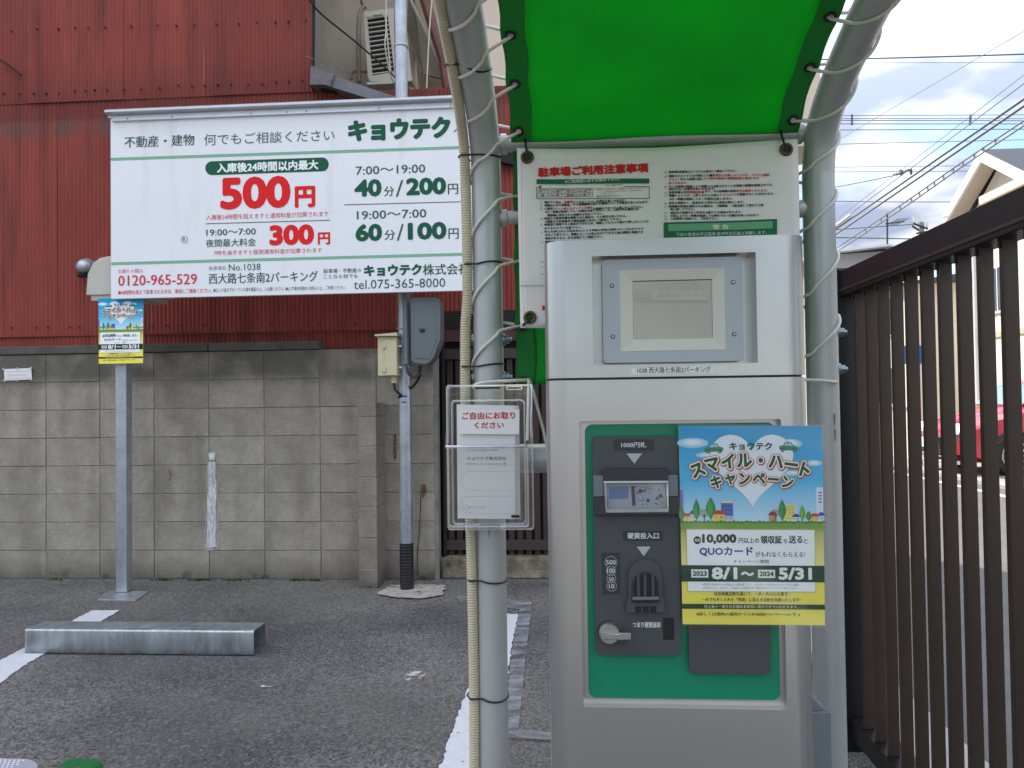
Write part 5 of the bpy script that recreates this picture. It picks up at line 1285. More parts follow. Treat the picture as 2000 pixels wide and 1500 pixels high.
# heart
def heart(sc):
    o = []
    for i in range(48):
        t = 2 * math.pi * i / 48; x = 16 * math.sin(t) ** 3; y = -(13 * math.cos(t) - 5 * math.cos(2 * t) - 2 * math.cos(3 * t) - math.cos(4 * t)); o.append((505 + x * 18.2 * sc, 270 + y * 17.5 * sc + (0 if y < 5 else (y - 5) * 1.2)))
    return o
pp(heart(1.012), (120, 190, 120), 6); pp(heart(1.0), (240, 246, 250), 7)
# town: towers, houses, trees (plain little shapes)
def rc(x0, y0, x1, y1, col, l=3): pp([(x0, y0), (x1, y0), (x1, y1), (x0, y1)], col, l)
rc(0, 450, 22, 660, (120, 130, 190)); rc(284, 528, 368, 660, (92, 116, 190)); rc(286, 526, 366, 540, (236, 226, 170), 4)
for i in range(4):
    for j in range(3): rc(294 + i * 18, 556 + j * 26, 304 + i * 18, 570 + j * 26, (60, 76, 150), 4)
rc(950, 430, 1000, 660, (226, 236, 242))
for j in range(4): rc(968, 460 + j * 22, 990, 470 + j * 22, (98, 118, 168), 4)
rc(740, 548, 800, 660, (240, 224, 120))
for i in range(3):
    for j in range(3): rc(746 + i * 18, 560 + j * 20, 756 + i * 18, 570 + j * 20, (206, 170, 70), 4)
def house(x, y, w, h, wall_, roof):
    rc(x, y, x + w, y + h, wall_, 5); pp([(x - 8, y + 2), (x + w * .25, y - h * .55), (x + w * .8, y - h * .55), (x + w + 8, y + 2)], roof, 6)
    rc(x + w * .18, y + h * .25, x + w * .36, y + h * .6, (250, 180, 60), 6); rc(x + w * .6, y + h * .25, x + w * .8, y + h * .6, (120, 160, 210), 6)
house(14, 632, 50, 36, (252, 226, 120), (214, 60, 50)); house(64, 618, 44, 44, (230, 226, 210), (36, 92, 160)); house(226, 618, 86, 50, (250, 214, 96), (216, 54, 46)); house(316, 628, 50, 38, (200, 214, 240), (90, 110, 180))
house(618, 622, 54, 44, (214, 150, 110), (150, 60, 50)); house(724, 626, 44, 40, (248, 240, 140), (240, 220, 110)); house(784, 634, 48, 34, (230, 236, 240), (40, 70, 150)); house(912, 630, 52, 36, (250, 210, 120), (214, 60, 50)); house(964, 624, 40, 40, (214, 226, 240), (40, 86, 168))
def cyp(x, y, w, h, c=(46, 132, 60)):
    rc(x - 3, y - 6, x + 3, y + 12, (110, 70, 40), 5)
    o = [(x + w * math.sin(math.pi * t) * (1 - .25 * t), y - h * t) for t in [i / 10 for i in range(11)]] + [(x - w * math.sin(math.pi * t) * (1 - .25 * t), y - h * t) for t in [i / 10 for i in range(9, 0, -1)]]
    pp(o, c, 7); pp([(px__ - w * .18, py__ - 3) if True else 0 for px__, py__ in [(x + (a - x) * .55, y - (y - b) * .85) for a, b in o]], tuple(min(255, int(v * 1.25)) for v in c), 8)
cyp(112, 660, 28, 150); cyp(212, 650, 38, 152, (58, 140, 62)); cyp(712, 660, 30, 148); cyp(852, 660, 22, 110, (98, 160, 60)); cyp(896, 662, 24, 68, (60, 132, 52)); cyp(6, 660, 26, 90)
for x in (166, 662):
    rc(x - 4, 620, x + 4, 668, (120, 70, 50), 5)
    for k in range(9): a = math.radians(-160 + k * 17.5); pr.line([uv(x, 640), uv(x + 42 * math.cos(a), 640 + 58 * math.sin(a))], .6, (132, 84, 62), 5); pr.disc(*uv(x + 34 * math.cos(a), 638 + 50 * math.sin(a)), 2.1, (206, 180, 170), 4, n=8)
for i in range(34): pr.disc(*uv(12 + i * 30, 668 + (i % 3) * 3), 3.6, [(70, 140, 50), (98, 160, 60), (52, 120, 50)][i % 3], 8, ry=2, n=9)
pp([(0, 672), (1000, 668), (1000, 674), (0, 678)], (60, 128, 46), 9)
# little green cars
def carp(x, y, d):
    def f(pts): return [(x + d * a, y + b) for a, b in pts]
    pp(f([(-62, 14), (-58, -6), (-34, -12), (-16, -36), (26, -38), (42, -14), (66, -10), (70, 6), (60, 20), (-56, 22)]), (40, 140, 90), 8)
    pp(f([(-28, -10), (-12, -30), (4, -31), (4, -11)]), (170, 220, 240), 9); pp(f([(9, -31), (22, -32), (34, -13), (9, -11)]), (170, 220, 240), 9)
    for a in (-38, 44): pr.disc(*uv(x + d * a, y + 20), 3.6, (30, 40, 40), 9, n=12); pr.disc(*uv(x + d * a, y + 20), 1.6, (190, 196, 200), 10, n=10)
carp(238, 160, 1); carp(766, 150, -1)
def tx(s, xl, yb, xr, h, col, bold=0, res=2, l=12, dy=0, art=False):
    a = uv(xl, yb); b = uv(xr, yb + dy); pr.text(s, a[0], a[1], b[0], h / 3.571, col, bold, res, l, yb2=b[1] + (P(a[0], a[1], YP).z - P(a[0], a[1], YP).z), art=art)
tx('キョウテク', 350, 168, 648, 52, (24, 40, 30), .03, l=12)
def fancy(ch, x, y, w, h, rot):
    """one outlined letter of the arched title"""
    vs, fs, a, b, c, d = text_geo(ch, 0, 2)
    for col, bo, ly in (((140, 60, 36), .175, 13), ((236, 100, 50), .170, 14.2), ((255, 252, 240), .125, 15.4), ((14, 84, 40), .048, 16.6)):
        offs = [(0, 0)] + [(bo * math.cos(k * math.pi / 6), bo * math.sin(k * math.pi / 6)) for k in range(12)]
        if ly == 13: offs = [(o_[0] + .03, o_[1] - .04) for o_ in offs]
        for n_, (ox, oy) in enumerate(offs):
            out = []
            for vx, vy in vs:
                u = (vx + ox - (a + b) / 2) * w; v = (vy + oy - (c + d) / 2) * h; cs_, sn = math.cos(rot), math.sin(rot)
                q_ = uv(x + u * cs_ + v * sn, y + u * sn - v * cs_); p_ = P(q_[0], q_[1], YP); out.append((p_.x, p_.z))
            pr._put(pr.let, pr.lm, out, fs, col, ly + n_ * .05)
for ch, x, y, r in zip('スマイル・ハート', (125, 228, 338, 452, 566, 672, 778, 876), (310, 272, 248, 240, 240, 250, 268, 306), (-.36, -.22, -.10, -.03, 0, .08, .14, .30)): fancy(ch, x, y, 108, 116, r)
for ch, x, y, r in zip('キャンペーン', (252, 352, 452, 552, 652, 752), (392, 374, 368, 366, 372, 392), (-.16, -.08, -.03, .03, .08, .16)): fancy(ch, x, y, 90, 98, r)
# lower half
pp([(36, 722), (938, 722), (938, 1160), (36, 1160)], (206, 186, 120), 10); pp([(40, 726), (934, 726), (934, 1156), (40, 1156)], (252, 252, 250), 11)
pp([(-2, 975), (1000, 975), (1000, 1090), (-2, 1090)], DGP, 12)
BKP = (30, 30, 32)
pr.disc(*uv(113, 800), 7.4, BKP, 12, ry=7.8); tx('合計', 94, 812, 134, 24, (240, 240, 240), .02, 1, 13)
tx('10,000', 146, 828, 388, 72, BKP, .06, 2); tx('円以上の', 402, 820, 546, 38, BKP, .018); tx('領収証', 556, 822, 706, 56, BKP, .028); tx('を', 716, 820, 746, 32, BKP, .015); tx('送る', 754, 820, 850, 56, BKP, .02); tx('と', 858, 820, 890, 34, BKP, .015)
tx('QUOカード', 126, 912, 502, 66, (44, 44, 132), .035); tx('がもれなくもらえる!', 518, 916, 866, 40, BKP, .014); tx('キャンペーン期間', 364, 960, 610, 26, BKP, .014)
rc(66, 1004, 186, 1062, (240, 242, 238), 13); rc(534, 1004, 654, 1062, (240, 242, 238), 13)
tx('2023', 76, 1050, 176, 34, BKP, .04, 2, 14); tx('2024', 544, 1050, 644, 34, BKP, .04, 2, 14); WTP = (246, 247, 243)
tx('8/1', 206, 1074, 392, 86, WTP, .05, 2, 13); tx('〜', 414, 1048, 506, 30, WTP, .05, 2, 13); tx('5/31', 676, 1074, 914, 86, WTP, .05, 2, 13)
tx('※駐車料金合計10,000円以上の領収証ごとに、もれなく500円分QUOカードをご進呈', 140, 1118, 818, 17, (110, 110, 108), 0, 1); tx('※状況により、QUOカード進呈にお時間を頂く場合がありますのでご了承ください。', 148, 1142, 810, 17, (110, 110, 108), 0, 1)
tx('社会貢献活動を通じて、一人一人の心を繋ぎ、', 222, 1188, 752, 28, BKP, .012, 1); tx('一人でも多くの人を「笑顔」に変える活動を実施いたします!', 138, 1228, 828, 28, BKP, .012, 1)
pp([(-2, 1246), (1000, 1246), (1000, 1280), (-2, 1280)], DGP, 12); tx('売上金の一部を社会福祉事業等に寄付させていただきます。', 152, 1274, 812, 22, (226, 230, 200), .012, 1, 13)
tx('※詳しくは場内の案内チラシかWEB', 96, 1330, 578, 28, BKP, .014, 1); tx('(http://kite.ne.jp)', 580, 1326, 762, 20, BKP, .004, 1); tx('で→', 768, 1330, 826, 26, BKP, .01, 1)
kids = pr.build(po)
# the smaller copy under the price sign
PS = SY + .06
sp = thing('campaign_poster', 'small copy of the campaign poster hanging under the left end of the price sign', 'poster', P(238, 710, PS))
sc_ = (P(280, 650, PS).x - P(193.5, 650, PS).x) / ((P(*uv(1000, 700), YP) - P(*uv(0, 700), YP)).x)
ctr = P(*uv(500, 1390), YP) - rootloc(po)
for ch_ in list(po.children):
    if ch_.name.startswith('clear_sleeve'): continue
    c_ = copy_child(ch_, sp, scale=(sc_, sc_, sc_)); c_.location = Vector((-ctr.x * sc_, -.01, -ctr.z * sc_))

# ================================================================== LEAFLET HOLDER
LY = FY - .078
lh = thing('leaflet_holder', 'clear plastic leaflet holder strapped to the left frame pipe', 'leaflet holder', P(957, 1032, LY + .03))
c7 = crop(850, 720, 4.412)
def lx(x, y, Y=LY): return P(*c7(x, y), Y)
def lrect(x0, y0, x1, y1, r, Y):
    a = lx(x0, y1, Y); b = lx(x1, y0, Y); return rrect(a.x, b.x, a.z, b.z, r, 6)
# back tray: rim + recessed border rings
def ringplate(name, o_, i_, y0, y1, m, par, bevel=.001):
    n = len(o_); vs = [(x, y0, z) for x, z in o_] + [(x, y0, z) for x, z in i_] + [(x, y1, z) for x, z in o_] + [(x, y1, z) for x, z in i_]; fs = []
    for i in range(n):
        j = (i + 1) % n; fs += [(i, j, n + j, n + i), (2 * n + j, 2 * n + i, 3 * n + i, 3 * n + j), (i, 2 * n + i, 2 * n + j, j), (n + j, 3 * n + j, 3 * n + i, n + i)]
    return MB().add(vs, fs).build(name, m, par, bevel=bevel)
LB = LY + .036
MB().prism([(x, LB, z) for x, z in lrect(108, 132, 838, 1390, .006, LB)], (0, .0015, 0)).build('back_plate', clear, lh, smooth=0)
ringplate('outer_rim', lrect(108, 132, 838, 1390, .006, LB), lrect(124, 150, 822, 1374, .006, LB), LB - .003, LB, clear_edge, lh)
ringplate('inner_rim', lrect(150, 262, 775, 1345, .008, LB - .006), lrect(166, 278, 760, 1330, .007, LB - .006), LB - .012, LB - .001, clear_edge, lh)
ringplate('tray_wall', lrect(128, 205, 800, 1372, .008, LB - .012), lrect(133, 210, 795, 1367, .008, LB - .012), LB - .030, LB - .001, clear, lh, .0006)
MB().prism([(x, LY + .002, z) for x, z in lrect(95, 655, 800, 1372, .004, LY)], (0, .0015, 0)).build('front_pocket', clear, lh, smooth=0)
ringplate('pocket_rim', lrect(112, 660, 800, 1368, .006, LY), lrect(126, 674, 786, 1354, .005, LY), LY - .0008, LY + .002, clear_edge, lh)
a, b = lx(88, 700, LY), lx(800, 655, LY); MB().tube([(a.x, LY, b.z - .003), (b.x, LY, b.z - .003)], .0032, 10).build('pocket_lip', clear_edge, lh)
MB().prism([lx(108, 132, LB - .002), lx(130, 132, LB - .002), lx(118, 640, LY), lx(88, 690, LY), lx(88, 640, LY)], (0, .002, 0)).build('side_wing', clear, lh, smooth=0)
MB().prism([lx(812, 132, LB - .002), lx(838, 132, LB - .002), lx(842, 640, LB - .01), lx(820, 690, LY)], (0, .002, 0)).build('side_wing', clear_edge, lh, smooth=0)
for (xa, ya, xb, yb_) in ((345, 158, 562, 176), (385, 1340, 562, 1358)):
    MB().prism([(x, LB - .0040, z) for x, z in lrect(xa, ya, xb, yb_, .0018, LB - .004)], (0, .0008, 0)).build('tie_slot', blackp, lh, smooth=0)
ringplate('hanging_slot', lrect(610, 150, 752, 184, .0035, LB - .004), lrect(618, 157, 744, 177, .0025, LB - .004), LB - .0048, LB - .003, clear_edge, lh, 0)
mb = MB(); mb.prism([lx(655, 1262, LY - .001), lx(728, 1262, LY - .001), lx(728, 1286, LY - .001), lx(655, 1286, LY - .001)], (0, .0006, 0)); mb.build('maker_mark', blackp, lh, smooth=0)
lf = thing('leaflet', 'white company leaflets standing in the clear holder', 'leaflet', lx(450, 1300, LY + .012))
for k in range(3):
    d_ = .004 * k; MB().prism([lx(185 + 18 * k, 308 + 2 * k, LY + .012 + d_), lx(690 + 16 * k, 318 + 2 * k, LY + .012 + d_), lx(690 + 22 * k, 1296, LY + .012 + d_), lx(193 + 10 * k, 1290, LY + .012 + d_)], (0, .0008, 0)).build('sheet', paper, lf, smooth=0)
pr = Print(LY + .0117, step=.0001)
def tl(s, xl, yb, xr, h, col, bold=0, res=1, l=2): a = c7(xl, yb); pr.text(s, a[0], a[1], c7(xr, 0)[0], h / 4.412, col, bold, res, l)
LG = (168, 166, 162)
tl('各務支下京区中堂寺鍵田町九番地', 275, 680, 600, 20, (150, 148, 146)); tl('三丁目下半田町六の番地', 275, 712, 545, 18, (150, 148, 146))
tl('キョウテク株式会社', 275, 792, 612, 34, (92, 92, 92), .01, 2); tl('スマイル・ハートキャンペーン係', 275, 832, 612, 22, (110, 110, 110), .004)
def pill(y0, y1, l=1):
    o = []
    r = (y1 - y0) / 2
    for i in range(11): a_ = math.radians(90 + 180 * i / 10); o.append(c7(220 + r + r * math.cos(a_), (y0 + y1) / 2 - r * math.sin(a_)))
    pts = [c7(690, y0)] + o + [c7(690, y1)]; pr.line(pts, .9, (204, 203, 200), l)
pill(885, 1045); pill(1100, 1252)
o = [c7(200 + 55 - 55 * math.cos(math.radians(a_)), 760 + 60 * math.sin(math.radians(a_))) for a_ in range(0, 91, 15)] + [c7(680, 835)]; pr.line(o, .9, (206, 205, 202), 1)
tl('⌂', 245, 1212, 290, 40, (190, 189, 186)); tl('キョウテク', 292, 1212, 434, 30, (182, 181, 178)); tl('不動産', 268, 1240, 320, 8, (190, 189, 186))
pr.build(lf)
stl = thing('sticker', 'white sticker with red lettering on top of the leaflets in the holder', 'sticker', lx(465, 565, LY + .006))
MB().prism([lx(205, 355, LY + .006), lx(726, 352, LY + .006), lx(724, 566, LY + .006), lx(205, 562, LY + .006)], (0, .0008, 0)).build('card', mat('card_white', (.85, .85, .83), .5), stl, smooth=0)
pr = Print(LY + .0055, step=.0001); tl('ご自由にお取り', 232, 438, 690, 62, (204, 48, 44), .022, 2); tl('ください', 338, 516, 592, 54, (204, 48, 44), .022, 2); pr.build(stl)

# ================================================================== SLATTED FENCE
fx = 1.0
fe = thing('slatted_fence', 'dark bronze aluminium fence of upright louvre slats along the right side', 'fence', (fx, 1.6, 0))
YF = PX(1657, 560, fx).y
ztf = PX(1903, 417, fx).z; 
y_near = .25
MB().prism([(fx - .03, YF + .01, ztf - .09), (fx + .045, YF + .01, ztf - .09), (fx + .045, YF + .01, ztf), (fx - .03, YF + .01, ztf)], (0, y_near - YF - .01, 0)).build('top_rail', fenced, fe, bevel=.004)
MB().prism([(fx - .022, YF, ztf - .075), (fx - .0335, YF, ztf - .075), (fx - .0335, YF, ztf - .066), (fx - .022, YF, ztf - .066)], (0, y_near - YF, 0)).build('rail_groove', fencem, fe, bevel=.001)
MB().prism([(fx - .026, YF, .05), (fx + .04, YF, .05), (fx + .04, YF, .12), (fx - .026, YF, .12)], (0, y_near - YF, 0)).build('bottom_rail', fenced, fe, bevel=.004)
pxa_ = PX(1629, 560, fx).y
box('end_post', fx - .055, fx + .045, YF + .004, YF + .12, 0, ztf - .0, fenced, fe, bevel=.004)
box('post_cap', fx - .06, fx + .05, YF + .0, YF + .125, ztf + .001, ztf + .012, fencem, fe, bevel=.003)
SP = .1000; y = PX(1666, 560, fx).y; ys_ = []
y5 = PX(1950, 480, fx - .012).y; y0_ = PX(1666, 560, fx - .012).y; SP = (y0_ - y5) / 9
k = 0; proto = None; pscr = None
while y0_ - SP * k > y_near + .05:
    yy = y0_ - SP * k
    if proto is None:
        proto = box('slat', fx - .012, fx + .021, yy - .0175, yy, .121, ztf - .091, fencem, fe, bevel=.0015)
        m_ = MB(); cz = ztf - .105; m_.tube([(fx - .013, yy - .009, cz), (fx - .018, yy - .009, cz)], .0055, 10); m_.tube([(fx - .016, yy - .009, cz + .002), (fx - .016, yy - .009, cz + .016)], .003, 8)
        pscr = m_.build('slat_screw', blackp, fe); yp = yy
    else:
        copy_child(proto, fe, proto.location + Vector((0, yy - yp, 0))); copy_child(pscr, fe, pscr.location + Vector((0, yy - yp, 0)))
    k += 1
box('centre_post', fx + .025, fx + .065, 1.15, 1.21, 0, ztf - .1, fenced, fe, bevel=.003)

# ================================================================== ACROSS THE STREET
def fbrick(m, nt, b, N, L, tc, mp): pass
tilew = mat('ivory_tile_wall', (.72, .67, .56), .7, var=.10, vscale=1.5, bump=.3, bscale=40)
whitew = mat('white_trim', (.72, .72, .74), .6)
soff2 = mat('eave_soffit_tan', (.55, .49, .40), .7)
rooft = mat('slate_roof', (.05, .055, .07), .6, var=.2)
glassd = mat('window_glass', (.06, .08, .10), .08, spec=.8)
beamg = mat('grey_siding', (.42, .42, .42), .8, var=.05)
GX = 10.0
gh = thing('gable_house', 'ivory tiled house with a white gable across the street', 'house', (GX + 4, 14, 0))
def gx(px, py, X=GX): return PX(px, py, X)
far = gx(1886, 418); apex = gx(1957, 300); zE = far.z; hw = far.y - apex.y
nearE = Vector((GX, apex.y - hw, zE))
ov = .45   # eave overhang towards the street
# lower wide block
box('wall', GX, GX + 8, 6, far.y - .25, 0, zE - .15, tilew, gh, bevel=0)
MB().prism([(GX, far.y - .25, zE - .15), (GX, apex.y - hw + .25, zE - .15), (GX, apex.y, apex.z - .15)], (6, 0, 0)).build('gable_wall', tilew, gh, smooth=0)
dz_ = apex.z - zE
for sgn in (1, -1):
    e = Vector((GX - ov, apex.y + sgn * (hw + .15), zE - dz_ * .15 / hw)); t_ = Vector((GX - ov, apex.y, apex.z))
    nrm = Vector((0, -sgn * 0 + sgn * dz_, hw)).normalized() * .1
    MB().prism([e, t_, t_ + Vector((0, 0, .11)), e + Vector((0, 0, .11))], (6.5, 0, 0)).build('roof_slab', rooft, gh, smooth=0)
    MB().prism([e + Vector((-.03, 0, -.17)), t_ + Vector((-.03, 0, -.17)), t_ + Vector((-.03, 0, .09)), e + Vector((-.03, 0, .09))], (.06, 0, 0)).build('barge_board', whitew, gh, smooth=0)
    MB().prism([e + Vector((.03, 0, -.10)), t_ + Vector((.03, 0, -.10)), t_ + Vector((.03, 0, -.03)), e + Vector((.03, 0, -.03))], (ov - .05, 0, 0)).build('soffit', soff2, gh, smooth=0)
MB().tube([(GX - ov - .1, far.y + .12, zE - .35), (GX + 5, far.y + .12, zE - .35)], .05, 8).build('gutter', greyd, gh)
# near wing roof band and pale balcony rail
w1, w2 = gx(1912, 400, 8.6), gx(2060, 330, 8.6)
MB().prism([Vector((8.6, w1.y, w1.z)), Vector((8.6, 7, w1.z)), Vector((8.6, 7, w1.z + .16)), Vector((8.6, w1.y, w1.z + .16))], (1.5, 0, 0)).build('porch_roof', mat('cream_fascia', (.70, .62, .46), .7), gh, smooth=0)
for (yc, z0, z1, w) in ((16.3, 2.9, 4.3, 1.2), (13.2, 2.9, 4.3, 1.6), (18.4, 3.1, 4.2, .6), (16.4, .5, 2.1, 1.0)):
    fr_ = box('window', GX - .05, GX - .005, yc - w / 2, yc + w / 2, z0, z1, whitew, gh, bevel=0)
    o = box('pane', GX - .06, GX - .051, yc - w / 2 + .06, yc - .03, z0 + .06, z1 - .06, glassd, None, bevel=0); o.parent = fr_; o.location = -rootloc(fr_)
    o = box('pane', GX - .06, GX - .051, yc + .03, yc + w / 2 - .06, z0 + .06, z1 - .06, glassd, None, bevel=0); o.parent = fr_; o.location = -rootloc(fr_)
for z in (2.55, 4.75): box('string_course', GX - .04, GX - .002, 6, far.y - .25, z, z + .12, mat('string_course', (.50, .42, .30), .8), gh, bevel=0)
for yy in (19.3, 14.7): MB().tube([(GX - .08, yy, 0), (GX - .08, yy, zE - .2)], .045, 8).build('downpipe', whitew, gh)
box('entrance_door', GX - .04, GX - .003, 14.9, 15.7, 0, 2.05, mat('door_grey', (.23, .20, .17), .5), gh, bevel=0)
# garden wall and gate stub beside the car
gw = thing('garden_wall', 'low ivory boundary wall beside the red car', 'wall', (7.6, 17.5, 0))
box('wall_body', 6.6, 6.75, 15.2, 21, 0, 1.0, tilew, gw, bevel=0); box('coping', 6.55, 6.8, 15.15, 21.05, 1.001, 1.06, whitew, gw, bevel=0)
# far low house with aerials
FYH = 26
fh = thing('low_grey_house', 'low grey house with a shallow pale roof beyond the fence', 'house', P(1680, 600, FYH))
a = P(1590, 500, FYH); b = P(1752, 500, FYH)
MB().prism([(P(1590, 0, FYH).x, FYH, 0), (P(1757, 486, FYH).x - .3, FYH, 0), (P(1757, 486, FYH).x - .3, FYH, P(1757, 494, FYH).z), (P(1740, 480, FYH).x, FYH, P(1740, 489, FYH).z), (P(1590, 0, FYH).x, FYH, P(1590, 500, FYH).z)], (0, 5, 0)).build('wall', beamg, fh, smooth=0)
MB().prism([P(1590, 492, FYH - .4), P(1740, 476, FYH - .4), P(1758, 484, FYH - .4), P(1758, 487, FYH - .4), P(1740, 480, FYH - .4), P(1590, 497, FYH - .4)], (0, 6, 0)).build('roof', whitew, fh, smooth=0)
# taller neighbours closing the street
def simple_house(name, label, x0, x1, y0, y1, h, wallm, roofm, wins, ridge=.9):
    t = thing(name, label, 'house', ((x0 + x1) / 2, (y0 + y1) / 2, 0))
    box('wall', x0, x1, y0, y1, 0, h, wallm, t, bevel=0)
    MB().prism([(x0 - .3, y0 - .3, h), (x1 + .3, y0 - .3, h), ((x0 + x1) / 2, y0 - .3, h + ridge)], (0, y1 - y0 + .6, 0)).build('roof', roofm, t, smooth=0)
    for (face, a_, z0, w, hh_) in wins:
        if face == 'S': fr_ = box('window', a_ - w / 2, a_ + w / 2, y0 - .05, y0 - .003, z0, z0 + hh_, whitew, t, bevel=0); o = box('pane', a_ - w / 2 + .06, a_ + w / 2 - .06, y0 - .06, y0 - .051, z0 + .06, z0 + hh_ - .06, glassd, None, bevel=0)
        else: fr_ = box('window', x0 - .05, x0 - .003, a_ - w / 2, a_ + w / 2, z0, z0 + hh_, whitew, t, bevel=0); o = box('pane', x0 - .06, x0 - .051, a_ - w / 2 + .06, a_ + w / 2 - .06, z0 + .06, z0 + hh_ - .06, glassd, None, bevel=0)
        o.parent = fr_; o.location = -rootloc(fr_)
    return t
simple_house('far_house', 'brick-red house far down the street seen between the slats', 7.2, 13, 34, 44, 4.6, mat('brick_red_wall', (.36, .15, .09), .8, var=.15), rooft, [('S', 8.5, .9, 1.2, 1.2), ('S', 11, .9, 1.4, 1.2), ('S', 8.5, 3.0, 1.2, 1.1), ('W', 36, 3.0, 1.2, 1.1)], .5)
simple_house('far_house', 'pale cream house at the far left end of the street', 9.8, 16, 22.5, 31, 4.4, mat('pale_cream_wall', (.70, .64, .52), .8, var=.08), rooft, [('W', 24.2, 3.0, 1.3, 1.2), ('W', 28.4, 3.0, 1.3, 1.2), ('W', 24.2, .9, 1.5, 1.2)], .5)
# aerial mast on the low house and utility pole
am = thing('tv_aerial', 'thin television aerial mast standing on the low grey house', 'aerial', P(1733, 495, FYH))
p0, p1 = P(1733, 494, FYH + .3), P(1733, 416, FYH + .3); MB().tube([p0, p1], .03, 6).build('mast', greyd, am)
for (xa, xb, y) in ((1735, 1766, 435),): MB().tube([P(xa - 6, y + 2, FYH + .3), P(xb, y - 2, FYH + .3)], .02, 5).build('boom', greyd, am)
for k_ in range(5): p = P(1742 + k_ * 5.2, 434 - k_ * .3, FYH + .3); MB().tube([p - Vector((0, .5, 0)), p + Vector((0, .5, 0))], .012, 5).build('element', greyd, am)
up_ = thing('utility_pole', 'distant utility pole with crossarms above the fence', 'utility pole', (P(1799, 600, 48).x, 48, 0))
UPY = 48; p = P(1799, 434, UPY); MB().tube([(p.x, UPY, 0), (p.x, UPY, p.z)], .16, 10).build('pole', mat('pole_concrete', (.30, .29, .28), .8), up_)
for (xa, ya, xb, yb_) in ((1783, 436, 1812, 447), (1790, 456, 1812, 452), (1781, 441, 1795, 450)): MB().tube([P(xa, ya, UPY - .2), P(xb, yb_, UPY - .2)], .06, 6).build('crossarm', greyd, up_)
for (x, y) in ((1785, 434), (1792, 437), (1806, 441), (1811, 444)): p = P(x, y, UPY - .2); MB().tube([p, p + Vector((0, 0, .35))], .06, 6).build('insulator', whitew, up_)
# street sign glimpsed between the slats
ss = thing('street_sign', 'small blue sign on a post glimpsed between the fence slats', 'street sign', (PX(1793, 700, 6.2).x, PX(1793, 700, 6.2).y, 0))
p = PX(1793, 693, 6.2); MB().tube([(p.x, p.y, 0), (p.x, p.y, p.z + .25)], .04, 8).build('post', whitew, ss); box('panel', p.x - .25, p.x + .25, p.y - .06, p.y - .045, p.z - .16, p.z + .16, mat('sign_blue', s2l((30, 90, 170)), .4), ss, bevel=0)

# ---- red car
CYR = 12.0; cx0 = P(1864, 880, CYR).x
car = thing('parked_car', 'red hatchback parked nose to the street behind the fence', 'car', (cx0 + 2, CYR + .85, 0))
redc = mat('red_car_paint', (.48, .012, .035), .25, coat=.8); tyre = mat('tyre_rubber', (.02, .02, .02), .8)
prof = [(0.03, .32), (0, .5), (.04, .70), (.28, .86), (.75, .97), (1.05, 1.03), (1.45, 1.36), (1.75, 1.48), (2.4, 1.53), (3.2, 1.48), (3.75, 1.18), (3.92, 1.02), (3.98, .6), (3.93, .32), (3.55, .22), (.35, .20)]
W = 1.68; ns_ = 9
mb = MB(); rows = []
for j in range(ns_):
    v = -1 + 2 * j / (ns_ - 1); y = CYR + W / 2 + v * W / 2; row = []
    for x, z in prof:
        tum = max(0, z - .95) * .22; squeeze = (1 - abs(v) ** 4 * .0); nose = .22 * v * v if x < 1 else (.12 * v * v if x > 3.5 else 0)
        xx = cx0 + (x + nose if x < 1 else x - nose); yy = CYR + W / 2 + v * (W / 2 - tum); zz2 = z - (.05 * abs(v) ** 3 if z > .6 else 0); row.append((xx, yy, zz2))
    rows.append(row)
n_ = len(prof); vs = [q_ for r in rows for q_ in r]; fs = []
for j in range(ns_ - 1):
    for i in range(n_): i2 = (i + 1) % n_; fs.append((j * n_ + i, j * n_ + i2, (j + 1) * n_ + i2, (j + 1) * n_ + i))
fs.append(tuple(range(n_))); fs.append(tuple(range((ns_ - 1) * n_, ns_ * n_))[::-1])
mb.add(vs, fs); body_ = mb.build('body', redc, car, smooth=50, bevel=.02)
for wx in (.88, 3.25):
    for wy in (CYR - .012, CYR + W - .19):
        wl = MB(); wl.tube([(cx0 + wx, wy + .2, .31), (cx0 + wx, wy, .31)], .31, 28).build
        mbw = MB(); mbw.tube([(cx0 + wx, wy, .31), (cx0 + wx, wy + .03, .31), (cx0 + wx, wy + .17, .31), (cx0 + wx, wy + .2, .31)], .31, 28, radii=[.285, .31, .31, .285]); w_o = mbw.build('wheel', tyre, car)
        rim = MB(); rim.tube([(cx0 + wx, wy - .004, .31), (cx0 + wx, wy - .002, .31)], .2, 24, m=0); rim.tube([(cx0 + wx + .2 * math.cos(k_ * math.pi / 12), wy - .006, .31 + .2 * math.sin(k_ * math.pi / 12)) for k_ in range(24)], .014, 6, closed=True, m=1)
        for k_ in range(10): a_ = k_ * math.pi / 5; rim.tube([(cx0 + wx, wy - .012, .31), (cx0 + wx + .19 * math.cos(a_), wy - .008, .31 + .19 * math.sin(a_))], .014, 5, m=1)
        r_o = rim.build('rim', [blackp, chrome], None); r_o.parent = w_o; r_o.location = -rootloc(w_o)
        arch_ = MB(); arch_.tube([(cx0 + wx + .345 * math.cos(math.radians(t_)), wy + .01 if wy < CYR + .1 else wy + .19, .31 + .345 * math.sin(math.radians(t_))) for t_ in range(-10, 191, 20)], .035, 8); arch_.build('wheel_arch', blackp, car)
def cpoly(name, pts, y, m, d=.012): return MB().prism([(cx0 + x, y, z) for x, z in pts], (0, d, 0)).build(name, m, car, smooth=0)
cpoly('side_window', [(1.22, 1.02), (1.52, 1.33), (1.80, 1.42), (2.35, 1.46), (2.35, 1.03)], CYR + .045, glassd); cpoly('side_window', [(2.42, 1.03), (2.42, 1.46), (3.1, 1.42), (3.5, 1.12), (3.4, 1.04)], CYR + .045, glassd)
